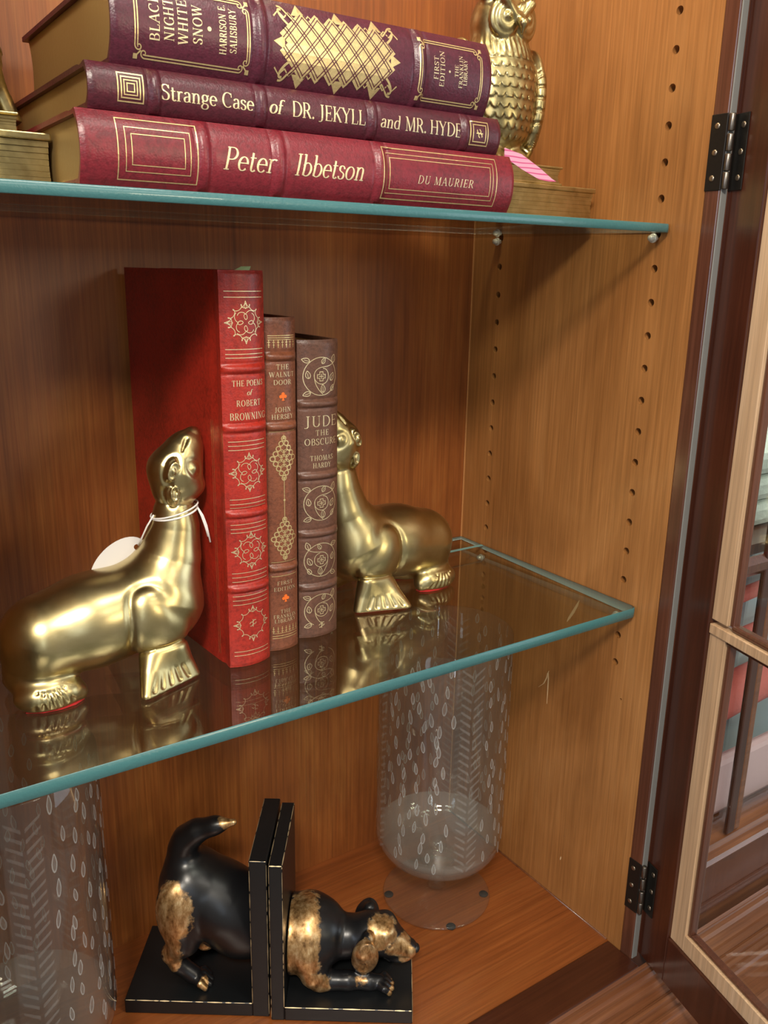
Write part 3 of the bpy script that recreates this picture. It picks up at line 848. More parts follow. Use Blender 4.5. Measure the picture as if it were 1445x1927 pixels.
# ---- three upright books
L_RED = leather('red_leather', (0.36, 0.020, 0.010))
L_BROWN = leather('chestnut_leather', (0.20, 0.062, 0.028))
L_TAUPE = leather('taupe_leather', (0.135, 0.058, 0.036))
L_PLUM = leather('plum_leather', (0.080, 0.009, 0.018), 0.36)
L_PLUM2 = leather('dark_plum_leather', (0.085, 0.010, 0.024), 0.36)
L_CRIM = leather('crimson_leather', (0.190, 0.013, 0.022), 0.38)

e, sp = make_book('leather_book', (-0.3205, 0.0945, ZM+0.0003), (0, 0, math.radians(3.5)), 0.0316, 0.2665, 0.150, L_RED,
    [0.2059, 0.1679, 0.1104, 0.0578], 'tall bright red leather book with gilt scroll spine, beside the left brass seal')
F = Foil(sp)
H_ = 0.0132; lastz = 0.3
for z in (0.2539, 0.2503, 0.2183, 0.2153, 0.2130, 0.1594, 0.1566, 0.1538, 0.1207, 0.1174, 0.1150, 0.1034, 0.1004, 0.0978, 0.0693, 0.0663, 0.0632, 0.0527, 0.0496, 0.0465, 0.0118, 0.0089):
    if lastz - z > .006: F.new()
    lastz = z; F.line(-H_, z, H_, z, 0.00042)
for z in (0.2348, 0.1385, 0.0845): quatrefoil(F, 0, z, 0.0128, 0.00040)
quatrefoil(F, 0, 0.0315, 0.0128, 0.00040, False); emblem(F, 0, 0.0318, 0.0028, 0.0005)
F.build('gilt_ornament', FOIL_PALE, e)
F = Foil(sp)
F.text('THE POEMS', 0.0012, 0.1970, 0.0038, wt=.85, sp=.10, fit=.0225)
F.text('of', 0.0012, 0.1910, 0.0036, wt=.9, shear=.25)
F.text('ROBERT', 0.0012, 0.1842, 0.0040, wt=.85, sp=.12, fit=.0178)
F.text('BROWNING', 0.0012, 0.1757, 0.0046, wt=.8, sp=.10, fit=.0262)
F.build('title_lettering', FOIL_PALE, e)
F = Foil(lambda a, z, off: (-0.0158-off, a, z))
for yy in (0.0135, 0.0158): F.line(yy, 0.006, yy, 0.172, 0.00028, 4)
F.build('cover_gilding', FOIL, e)

e, sp = make_book('leather_book', (-0.2892, 0.1040, ZM+0.0003), (0, 0, math.radians(2.0)), 0.0238, 0.2370, 0.148, L_BROWN,
    [0.2114, 0.1644, 0.0632], 'narrow chestnut brown book with orange leaf marks, between the red and taupe books')
F = Foil(sp); H_ = 0.0098
for z in (0.2253, 0.2239, 0.1612, 0.0680, 0.0575, 0.0118, 0.0100):
    if z not in (0.2239, 0.0100): F.new()
    F.line(-H_, z, H_, z, 0.00045)
for (z, s) in ((0.2226, -1), (0.0138, 1)):
    F.new(); F.line(-H_, z, H_, z, 0.0003)
    for k in range(7):
        xx = -H_*.93+k*H_*.31
        F.line(xx, z, xx, z+s*0.0052, 0.0004, 3); F.line(xx-.0009, z+s*0.0016, xx+.0009, z+s*0.0016, 0.0004, 2); F.line(xx-.0005, z+s*0.0034, xx+.0005, z+s*0.0034, 0.0006, 2)
lattice_diamond(F, 0, 0.1426, 0.0086, 0.0150, 0.0005); lattice_diamond(F, 0, 0.0851, 0.0086, 0.0150, 0.0005)
F.line(0, 0.127, 0, 0.101, 0.0005); F.poly([(.0009*math.cos(a), .113+.0009*math.sin(a)) for a in [k*PI/4 for k in range(8)]])
F.build('gilt_ornament', FOIL, e)
F = Foil(sp)
for s, z, fit in (('THE', .2048, .0095), ('WALNUT', .1998, .0185), ('DOOR', .1946, .0135), ('JOHN', .1762, .0125), ('HERSEY', .1714, .0165),
                  ('FIRST', .0521, .0125), ('EDITION', .0476, .0172), ('THE', .0304, .0085), ('FRANKLIN', .0266, .0180), ('LIBRARY', .0232, .0170)):
    F.text(s, 0, z, 0.0033 if z > .15 else .0028, wt=.9, sp=.12, fit=fit)
F.build('title_lettering', FOIL_PALE, e)
F = Foil(sp)
for z in (.1848, .0400):
    F.new()
    for (dx, dz, r) in ((0, .0018, .0013), (-.0017, .0002, .0012), (.0017, .0002, .0012), (0, 0, .0012)):
        F.poly([(dx+r*math.cos(a), z+dz+r*math.sin(a)) for a in [k*PI/5 for k in range(10)]])
    F.poly([(-.0011, z-.0026), (.0011, z-.0026), (0, z)])
F.build('leaf_emblem', ORANGE, e)

e, sp = make_book('leather_book', (-0.2553, 0.1125, ZM+0.0003), (0, 0, math.radians(0.5)), 0.0328, 0.2210, 0.142, L_TAUPE,
    [0.1769, 0.1250, 0.0817, 0.0402], 'short taupe brown leather book with gilt vine circles, touching the right seal')
F = Foil(sp)
vine(F, 0, .1960, .0130, .0132, .00050, 1); vine(F, 0, .1045, .0130, .0128, .00050, 1); vine(F, 0, .0612, .0130, .0128, .00050, -1); vine(F, 0, .0215, .0130, .0126, .00050, 1, True)
emblem(F, 0, .0095, .0026, .0006)
F.build('gilt_ornament', FOIL_PALE, e)
F = Foil(sp)
F.text('JUDE', 0.0008, .1645, .0078, wt=.8, sp=.06, fit=.0268)
F.text('THE', 0.0008, .1563, .0040, wt=.9, sp=.12, fit=.0110)
F.text('OBSCURE', 0.0008, .1499, .0048, wt=.85, sp=.10, fit=.0262)
F.text('*', 0.0008, .1437, .0050)
F.text('THOMAS', 0.0008, .1381, .0037, wt=.9, sp=.14, fit=.0190)
F.text('HARDY', 0.0008, .1327, .0037, wt=.9, sp=.14, fit=.0150)
F.build('title_lettering', FOIL_PALE, e)

# ---- three books lying in a stack on the upper shelf (spine towards the room, heads to the left)
LIE = (0, -PI/2, 0)
xr = -0.1607; hh = 0.2728
e, sp = make_book('leather_book', (xr, 0.0300, ZU+0.0002+0.0171), LIE, 0.0340, hh, 0.165, L_CRIM,
    [0.1026, 0.1680-0.0000, 0.2110], 'crimson leather book at the bottom of the stack, lettered Peter Ibbetson', head=(0.75, 0.25, 0.20), sag=0.0062, bandw=.0034)
F = Foil(sp)
c0 = 0.6551
def X(wx): return xr-wx      # world x -> distance from the tail of the book
for i, (ins, ww) in enumerate(((0, .0005), (.0038, .0004), (.0068, .0004))):
    F.rect(-.0138+ins, X(-.3752)+ins, .0138-ins, X(-.4158)-ins, ww)
F.new()
for i, (ins, ww) in enumerate(((0, .0006), (.0030, .0004), (.0054, .0004))):
    F.rect(-.0138+ins, X(-.1760)+ins, .0138-ins, X(-.2629)-ins, ww)
F.build('gilt_ornament', FOIL, e)
F = Foil(sp)
F.text('Peter', .6551-c0, X(-.3470), .0112, 'down', wt=.70, shear=.24, fit=.0300)
F.text('Ibbetson', .6551-c0, X(-.2980), .0112, 'down', wt=.70, shear=.24, fit=.0450)
F.text('DU MAURIER', .6530-c0, X(-.2165), .0046, 'down', wt=.75, shear=.22, sp=.14, fit=.0425)
F.build('title_lettering', FOIL_PALE, e)

xr = -0.1709
e, sp = make_book('leather_book', (xr, 0.0315, ZU+0.0346+0.0106), LIE, 0.0208, 0.2560, 0.165, L_PLUM,
    [0.0285, 0.0965, 0.1660, 0.2235], 'slim plum leather book in the middle of the stack, lettered with Jekyll title', head=(0.7, 0.25, 0.18), sag=0.0042, bandw=.0028)
F = Foil(sp)
zc = X(-.4068)
for q in (.0062, .0046, .0032, .0018): F.rect(-q, zc-q, q, zc+q, .0006 if q > .004 else .0005)
F.new(); zc = X(-.1888)
for q, ww in ((.0066, .0006), (.0048, .0006)): F.rect(-q, zc-q*1.02, q, zc+q*1.02, ww)
emblem(F, 0, zc, .0026, .0006)
F.build('gilt_ornament', FOIL, e)
F = Foil(sp)
F.text('Strange Case', 0.0002, X(-.3668), .0072, 'down', wt=.86, fit=.0500)
F.text('of', 0.0002, X(-.3292), .0070, 'down', wt=1.0, shear=.2, fit=.0076)
F.text('DR. JEKYLL', 0.0002, X(-.2960), .0077, 'down', wt=.86, fit=.0470)
F.text('and', 0.0002, X(-.2555), .0072, 'down', wt=.86, shear=.12, fit=.0140)
F.text('MR. HYDE', 0.0002, X(-.2240), .0077, 'down', wt=.86, fit=.0420)
F.build('title_lettering', FOIL_PALE, e)

xr = -0.1818
e, sp = make_book('leather_book', (xr, 0.0330, ZU+0.0557+0.0206), LIE, 0.0410, 0.2330, 0.165, L_PLUM2,
    [0.0540, 0.1555], 'thick dark plum book on top of the stack with woven gilt panel', head=(0.25, 0.06, 0.05), sag=0.0072, bandw=.0034)
F = Foil(sp)
def frame(x0, x1, z0, z1):
    F.new()
    for ins in (0, .0013):
        F.line(x0+ins, z0+.005, x0+ins, z1-.005, .0006); F.line(x1-ins, z0+.005, x1-ins, z1-.005, .0006)
        F.line(x0+.005, z0+ins, x1-.005, z0+ins, .0006); F.line(x0+.005, z1-ins, x1-.005, z1-ins, .0006)
    for sx in (0, 1):
        for sz in (0, 1):
            px = x0 if sx == 0 else x1; pz = z0 if sz == 0 else z1
            ax = 1 if sx == 0 else -1; az = 1 if sz == 0 else -1
            Q = lambda u, v_: (px+ax*u*.005, pz+az*v_*.005)
            F.ribbon([Q(*p) for p in bez(.0, 1.0, .1, .5, .7, .6, .6, .95)], .0006); F.ribbon([Q(*p) for p in bez(.6, .95, .5, 1.2, .2, 1.1, .3, .85)], .0005)
            F.ribbon([Q(*p) for p in bez(1.0, .0, .5, .1, .6, .7, .95, .6)], .0006); F.ribbon([Q(*p) for p in bez(.95, .6, 1.2, .5, 1.1, .2, .85, .3)], .0005)
            F.poly([Q(-.1, -.1), Q(.32, -.1), Q(.32, .32), Q(-.1, .32)]); F.line(*Q(.1, .1), *Q(.62, .62), .0007, 3)
frame(-.0168, .0155, X(-.3440), X(-.4035))
frame(-.0168, .0150, X(-.1900), X(-.2375))
# interlace panel: gold field with woven straps of leather showing
F.new(); FS = Foil(sp, 0.00008)
z0, z1 = X(-.2545), X(-.3265)
zc = (z0+z1)/2; hz = (z1-z0)/2; hx = .0150
for i in range(7):
    for j in range(15):
        u = (i-3)/3.0; v_ = (j-7)/7.0
        if (i+j) % 2: continue
        if abs(u) > .9 and abs(v_) > .85: continue
        px, pz = u*hx*.82, zc+v_*hz*.88; q = hx*.82/3*1.06; qz = hz*.88/7*1.06
        F.poly([(px-q, pz), (px, pz-qz), (px+q, pz), (px, pz+qz)])
def strap(a, b):
    n = 14
    for o_ in (-.00075, .00075):
        dx, dz = b[0]-a[0], b[1]-a[1]; L = math.hypot(dx, dz)
        FS.ribbon([(a[0]+dx*k/n-dz/L*o_, a[1]+dz*k/n+dx/L*o_) for k in range(n+1)], .00046)
for k in range(-2, 9):
    za = z0+.003+k*.0092
    for s in (1, -1):
        a = (-hx*s*.97, za); b = (hx*s*.97, za+.027)
        def clip(p, q):
            t0, t1 = 0.0, 1.0
            dz = q[1]-p[1]
            lo, hi = z0+.002, z1-.002
            t0 = max(t0, (lo-p[1])/dz); t1 = min(t1, (hi-p[1])/dz)
            if t1-t0 < .12: return None
            return ((p[0]+(q[0]-p[0])*t0, p[1]+dz*t0), (p[0]+(q[0]-p[0])*t1, p[1]+dz*t1))
        c_ = clip(a, b)
        if c_: strap(*c_)
for s in (1, -1):
    for zz in (zc-.024, zc, zc+.024):
        F.poly([(s*hx*.93, zz-.0045), (s*(hx+.0050), zz), (s*hx*.93, zz+.0045)])
    for zz in (zc-.036, zc-.030, zc-.018, zc-.012, zc-.006, zc+.006, zc+.012, zc+.018, zc+.030, zc+.036):
        F.ribbon([(s*hx*.80, zz-.003), (s*hx, zz), (s*hx*.80, zz+.003)], .0008)
    F.poly([(-.0035, zc+s*hz*.93), (0, zc+s*(hz+.004)), (.0035, zc+s*hz*.93)])
    for t in (1, -1):
        F.ribbon([(t*p[0]*hx, zc+s*p[1]*hz) for p in bez(.55, .84, .8, 1.0, 1.12, 1.04, 1.06, .94)], .0012)
        F.ribbon([(t*p[0]*hx, zc+s*p[1]*hz) for p in bez(.80, .78, .95, .9, 1.2, .9, 1.16, 1.00)], .0010)
F.build('gilt_ornament', FOIL, e)
FS.build('strapwork', L_PLUM2, e)
F = Foil(sp)
for s_, wx, fit, sz in (('BLACK', -.3940, .0205, .0050), ('NIGHT', -.3868, .0185, .0050), ('WHITE', -.3798, .0198, .0050), ('SNOW', -.3722, .0172, .0050), ('HARRISON E.', -.3588, .0225, .0038), ('SALISBURY', -.3532, .0200, .0038)):
    F.text(s_, .0010, X(wx), sz, 'std', wt=.95, sp=.10, fit=fit)
F.poly([(.0011*math.cos(k*PI/5), X(-.3660)+.0011*math.sin(k*PI/5)) for k in range(10)])
for s_, wx, fit in (('FIRST', -.2248, .0125), ('EDITION', -.2203, .0192), ('THE', -.2098, .0066), ('FRANKLIN', -.2063, .0176), ('LIBRARY', -.2030, .0142)):
    F.text(s_, .0010, X(wx), .0033 if wx < -.215 else .0027, 'std', wt=1.0, sp=.08, fit=fit)
F.poly([(.0007*math.cos(k*PI/5), X(-.2150)+.0007*math.sin(k*PI/5)) for k in range(10)])
F.build('title_lettering', FOIL_PALE, e)

# ------------------------------------------------------------------ sculpted figures: distance fields meshed by surface nets
def V3(*a): return np.array(a, dtype=np.float32)
def s_cone(P, a, b, ra, rb):
    a = np.asarray(a, np.float32); b = np.asarray(b, np.float32)
    ab = b-a; t = np.clip(((P-a) @ ab)/max(1e-12, float(ab @ ab)), 0, 1)
    q = P-a-t[:, None]*ab
    return np.sqrt((q*q).sum(1))-(ra+(rb-ra)*t)
def rotm(e): return np.array(Euler(e).to_matrix(), dtype=np.float32)
def s_ell(P, c, r, rot=None):
    q = P-np.asarray(c, np.float32)
    if rot is not None: q = q @ rotm(rot)
    r = np.asarray(r, np.float32)
    k0 = np.sqrt(((q/r)**2).sum(1)); k1 = np.sqrt(((q/(r*r))**2).sum(1))+1e-9
    return k0*(k0-1.0)/k1
def s_box(P, c, h, rot=None, rad=0.0):
    q = P-np.asarray(c, np.float32)
    if rot is not None: q = q @ rotm(rot)
    d = np.abs(q)-(np.asarray(h, np.float32)-rad)
    return np.sqrt((np.maximum(d, 0)**2).sum(1))+np.minimum(d.max(1), 0)-rad
def smin(a, b, k):
    if k <= 0: return np.minimum(a, b)
    h = np.maximum(k-np.abs(a-b), 0)/k
    return np.minimum(a, b)-h*h*k*0.25
def smax(a, b, k): return -smin(-a, -b, k)
def s_path(P, pts, rs, k=0.0):
    d = None
    for i in range(len(pts)-1):
        c = s_cone(P, pts[i], pts[i+1], rs[i], rs[i+1])
        d = c if d is None else smin(d, c, k)
    return d
def curve_dist(P, pts):
    d = None
    for i in range(len(pts)-1):
        c = s_cone(P, pts[i], pts[i+1], 0, 0)
        d = c if d is None else np.minimum(d, c)
    return d
def groove(P, d, pts, w, depth):
    return d+depth*np.exp(-(curve_dist(P, pts)/w)**2)

def sdf_mesh(name, fn, lo, hi, h):
    lo = np.array(lo, np.float32); hi = np.array(hi, np.float32)
    m = 4
    nc = np.ceil((hi-lo)/(h*m)).astype(int)
    n = nc*m
    gx = [lo[i]+(np.arange(nc[i])+0.5)*h*m for i in range(3)]
    C = np.stack(np.meshgrid(*gx, indexing='ij'), -1).reshape(-1, 3).astype(np.float32)
    dc = fn(C).reshape(nc)
    near = np.abs(dc) < h*m*1.9
    fine = np.where(dc > 0, 1.0, -1.0).astype(np.float32)
    fine = np.repeat(np.repeat(np.repeat(fine, m, 0), m, 1), m, 2)
    nf = np.repeat(np.repeat(np.repeat(near, m, 0), m, 1), m, 2)
    idx = np.argwhere(nf)
    pts = (lo+(idx+0.5)*h).astype(np.float32)
    out = np.empty(len(pts), np.float32)
    for s in range(0, len(pts), 400000): out[s:s+400000] = fn(pts[s:s+400000])
    fine[nf] = out
    F_ = np.full(n+2, 1.0, np.float32); F_[1:-1, 1:-1, 1:-1] = fine
    org = lo-0.5*h
    ins = F_ < 0
    a = ins[:-1, :-1, :-1].astype(np.int8)
    cnt = np.zeros_like(a)
    for dx in (0, 1):
        for dy in (0, 1):
            for dz in (0, 1):
                cnt += ins[dx:ins.shape[0]-1+dx, dy:ins.shape[1]-1+dy, dz:ins.shape[2]-1+dz]
    cell = np.argwhere((cnt > 0) & (cnt < 8))
    ids = np.full(cnt.shape, -1, np.int64); ids[tuple(cell.T)] = np.arange(len(cell))
    acc = np.zeros((len(cell), 3), np.float64); num = np.zeros(len(cell))
    for ax in range(3):
        o1, o2 = [(1, 2), (0, 2), (0, 1)][ax]
        for u in (0, 1):
            for v_ in (0, 1):
                c0 = cell.copy(); c0[:, o1] += u; c0[:, o2] += v_
                c1 = c0.copy(); c1[:, ax] += 1
                f0 = F_[tuple(c0.T)]; f1 = F_[tuple(c1.T)]
                cr_ = (f0 < 0) != (f1 < 0)
                t = np.where(cr_, f0/(f0-f1+1e-20), 0)
                p = c0.astype(np.float64); p[:, ax] += t
                acc[cr_] += p[cr_]; num[cr_] += 1
    ver = org+(acc/num[:, None])*h
    quads = []
    for ax in range(3):
        sl0 = [slice(None)]*3; sl1 = [slice(None)]*3
        sl0[ax] = slice(0, -1); sl1[ax] = slice(1, None)
        e0 = ins[tuple(sl0)]; e1 = ins[tuple(sl1)]
        ed = np.argwhere(e0 != e1)
        o1, o2 = [(1, 2), (2, 0), (0, 1)][ax]
        ok = (ed[:, o1] > 0) & (ed[:, o2] > 0) & (ed[:, o1] < cnt.shape[o1]) & (ed[:, o2] < cnt.shape[o2])
        ed = ed[ok]
        def cid(du_, dv_):
            q = ed.copy(); q[:, o1] += du_; q[:, o2] += dv_
            return ids[tuple(q.T)]
        q = np.stack([cid(-1, -1), cid(0, -1), cid(0, 0), cid(-1, 0)], 1)
        fl = e1[tuple(ed.T)]
        q[fl] = q[fl][:, ::-1]
        quads.append(q)
    Q = np.concatenate(quads)
    Q = Q[(Q >= 0).all(1)]
    me = bpy.data.meshes.new(name)
    me.vertices.add(len(ver)); me.vertices.foreach_set('co', ver.astype(np.float32).ravel())
    me.loops.add(Q.size); me.loops.foreach_set('vertex_index', Q.astype(np.int32).ravel())
    me.polygons.add(len(Q)); me.polygons.foreach_set('loop_start', np.arange(0, Q.size, 4, dtype=np.int32))
    me.update(calc_edges=True); me.validate()
    me.polygons.foreach_set('use_smooth', [True]*len(me.polygons))
    return me

# ---- brass seal; nose up, facing +x, chest near x = 0
def seal_sdf(P):
    Q = P.copy(); Q[:, 1] = np.abs(Q[:, 1])
    d = s_path(P, [(-.1130, 0, .040), (-.085, 0, .0445), (-.0420, 0, .0500)], [.0270, .0288, .0315], .012)
    d = smin(d, s_cone(P, (-.115, 0, .038), (-.1225, 0, .018), .0245, .0185), .010)
    d = smin(d, s_path(P, [(-.0390, 0, .055), (-.0290, 0, .0800), (-.0245, 0, .1000), (-.0245, 0, .112)], [.0295, .0180, .0130, .0124], .012), .010)
    hd = s_path(P, [(-.0235, 0, .1260), (-.0225, 0, .1380), (-.0150, 0, .1520), (-.0090, 0, .1615)], [.0150, .0172, .0112, .0046], .006)
    hd = smin(hd, s_ell(Q, (-.0140, .0040, .1270), (.0090, .0100, .0070)), .006)       # chin
    d = smin(d, hd, .0012)
    # muzzle pads, eye mound with raised lids, leaf shaped ear; creases where the forms meet
    def relief(d, m, w=.0010, dep=.0011, k=.0008):
        return smin(d, m, k)+dep*np.exp(-((d-m)/w)**2)
    d = relief(d, s_ell(Q, (-.0180, .0094, .1400), (.0088, .0082, .0094)))
    d = relief(d, s_ell(Q, (-.0295, .0120, .1410), (.0060, .0058, .0098), (0, .35, 0)))
    eye = [(-.0300+.0028*math.cos(a)+.0018*math.sin(a), .0166, .1412+.0054*math.sin(a)) for a in np.linspace(0, 2*PI, 17)]
    d = smin(d, curve_dist(Q, eye)-.0010, .0006)
    d = smin(d, s_ell(Q, (-.0300, .0166, .1412), (.0018, .0022, .0028)), .0005)
    d = relief(d, s_ell(Q, (-.0300, .0108, .1250), (.0052, .0060, .0088), (0, -.12, 0)))
    ear = [(-.0296+.0024*math.cos(a), .0163, .1260+.0046*math.sin(a)) for a in np.linspace(0, 2*PI, 15)]
    d = smin(d, curve_dist(Q, ear)-.0009, .0005)
    d = groove(Q, d, [(-.0296, .0168, .1235), (-.0296, .0168, .1285)], .0013, .0012)
    # mouth, whisker cuts
    for k in range(4):
        d = groove(Q, d, [(-.0215+.0034*k, .0108-.0004*k, .1520-.0016*k), (-.0170+.0030*k, .0084-.0006*k, .1600-.0034*k)], .0013, .0016)
    # shoulder
    sh = s_ell(Q, (-.0490, .0195, .0455), (.0275, .0150, .0258), (0, .20, 0))
    d = relief(d, sh, .0016, .0014, .0008)
    # front flippers, ribbed fans spreading outwards and back
    fl = None
    tops = [(-.0300, .0225, .0230), (-.0600, .0235, .0215)]
    bots = [(-.0255, .0255, .0012), (-.0640, .0410, .0012)]
    for k in range(8):
        t = k/7
        a = [tops[0][q]+(tops[1][q]-tops[0][q])*(.18+.64*t) for q in range(3)]
        b = [bots[0][q]+(bots[1][q]-bots[0][q])*t for q in range(3)]
        mid = [(a[q]+b[q])/2 for q in range(3)]; mid[1] -= .0010
        c = s_path(Q, [a, mid, b], [.0070, .0052, .0040])
        fl = c if fl is None else smin(fl, c, .0050)
    for k in range(5):
        t = (k+.9)/5.6
        b = [bots[0][q]+(bots[1][q]-bots[0][q])*t for q in range(3)]
        fl = groove(Q, fl, [(b[0]*.72-.045*.28, b[1]*.66+.0245*.34+.0048, .0125), (b[0], b[1]+.0036, .0045)], .0010, .0016)
    d = relief(d, fl, .0012, .0009, .0012)
    # hind flippers folded forward under the rump, ribbed
    hf = s_ell(Q, (-.1175, .0160, .0080), (.0215, .0135, .0115))
    hf = smin(hf, s_cone(Q, (-.1000, .0180, .0050), (-.1060, .0180, .0080), .0052, .0075), .004)
    for k in range(6):
        t = -.55+.30*k
        xx = -.1310+.0050*k; yy = .0160+.0130*math.sqrt(max(.05, 1-((xx+.1175)/.0215)**2)); hf = groove(Q, hf, [(xx*.6-.1190*.4, yy*.9+.0010, .0135), (xx+.0020, yy, .0030)], .0013, .0014)
    d = smin(d, hf, .0055)
    return smax(d, -P[:, 2]+.0010, .0008)
seal_me = sdf_mesh('seal_body', seal_sdf, (-.150, -.056, -.004), (.004, .056, .172), .00082)
seal_me.materials.append(BRASS)
def felt_shape(name, pts, parent):
    n = len(pts)
    v = [(p[0], p[1], 0.0) for p in pts]+[(p[0], p[1], 0.0014) for p in pts]
    f = [(i, (i+1) % n, n+(i+1) % n, n+i) for i in range(n)]+[tuple(range(n))[::-1], tuple(range(n, 2*n))]
    return mobj(name, v, f, FELT, parent)
seal = empty('brass_seal', (-.3362, .1215, ZM+0.0003))
link('body', seal_me, None, seal)
for s in (1, -1):
    q = [(-.0235, .0235), (-.0240, .0265), (-.0330, .0305), (-.0430, .0345), (-.0530, .0385), (-.0630, .0422), (-.0650, .0400), (-.0560, .0345), (-.0400, .0270)]
    felt_shape('felt_pad', [(a, b*s) for a, b in q][::s], seal)
    q = [(-.0970, .0150), (-.0975, .0200), (-.1040, .0245), (-.1130, .0262), (-.1240, .0250), (-.1330, .0200), (-.1340, .0120), (-.1200, .0090)]
    felt_shape('felt_pad', [(a, b*s) for a, b in q][::s], seal)
tag(seal, 'polished brass seal with a white price tag round its neck, left of the red book', 'bookend', 'brass seal bookends')
s2_ = seal.copy(); COL.objects.link(s2_)
for ch in list(seal.children):
    c = ch.copy(); COL.objects.link(c); c.parent = s2_
s2_.location = (-.2345, .1550, ZM+0.0003); s2_.rotation_euler = (0, 0, PI+math.radians(5))
s2_['label'] = 'polished brass seal facing left behind the short taupe book, without a tag'

# price tag on the first seal: card, string loop, loose ends
pt = empty('price_tag', (-.3605, .1215, ZM+.1105))
ox = Vector(pt.location)
loop = [(-.3607+.0152*math.cos(a), .1215+.0152*math.sin(a), ZM+.1100+.0030*math.cos(a)) for a in np.linspace(0, 2*PI, 41)[:-1]]
tube('string_loop', [Vector(p)-ox for p in loop], .0007, STRING, pt, 8, True)
loop = [(-.3607+.0156*math.cos(a), .1215+.0156*math.sin(a), ZM+.1116+.0042*math.cos(a+.3)) for a in np.linspace(0, 2*PI, 41)[:-1]]
tube('string_loop', [Vector(p)-ox for p in loop], .0006, STRING, pt, 8, True)
tube('string_end', [Vector(p)-ox for p in ((-.3490, .1095, ZM+.1140), (-.3475, .1070, ZM+.1085), (-.3455, .1060, ZM+.1010), (-.3440, .1055, ZM+.0940))], .0006, STRING, pt)
tube('string_end', [Vector(p)-ox for p in ((-.3490, .1095, ZM+.1140), (-.3468, .1065, ZM+.1090), (-.3447, .1058, ZM+.1020), (-.3428, .1050, ZM+.0900))], .0006, STRING, pt)
tube('string_cord', [Vector(p)-ox for p in ((-.3755, .1200, ZM+.1100), (-.3795, .1230, ZM+.1020), (-.3825, .1260, ZM+.0935), (-.3840, .1290, ZM+.0880))], .0006, STRING, pt)
def tag_card():
    n = 40; c = Vector((-.3975, .1300, ZM+.0760)); ax = Vector((.78, .06, .62)).normalized(); nn = Vector((-.30, -.93, .10)); nn = (nn-ax*nn.dot(ax)).normalized(); bx = nn.cross(ax)
    hole = c+ax*.0165
    o = []; hI = []
    for k in range(n):
        a = 2*PI*k/n
        o.append(c+ax*(.0225*math.cos(a))+bx*(.0140*math.sin(a)))
        hI.append(hole+ax*(.0019*math.cos(a))+bx*(.0019*math.sin(a)))
    v = []; f = []
    for off in (-.0002, .0002):
        v += [p+nn*off-ox for p in o]+[p+nn*off-ox for p in hI]
    for k in range(n):
        k2 = (k+1) % n
        f += [(k, k2, n+k2, n+k), (2*n+k2, 2*n+k, 3*n+k, 3*n+k2), (k2, k, 2*n+k, 2*n+k2), (n+k, n+k2, 3*n+k2, 3*n+k)]
    mobj('card', v, f, WHITE, pt)
tag_card()
tag(pt, 'oval white price tag on white string hanging behind the left brass seal', 'tag')

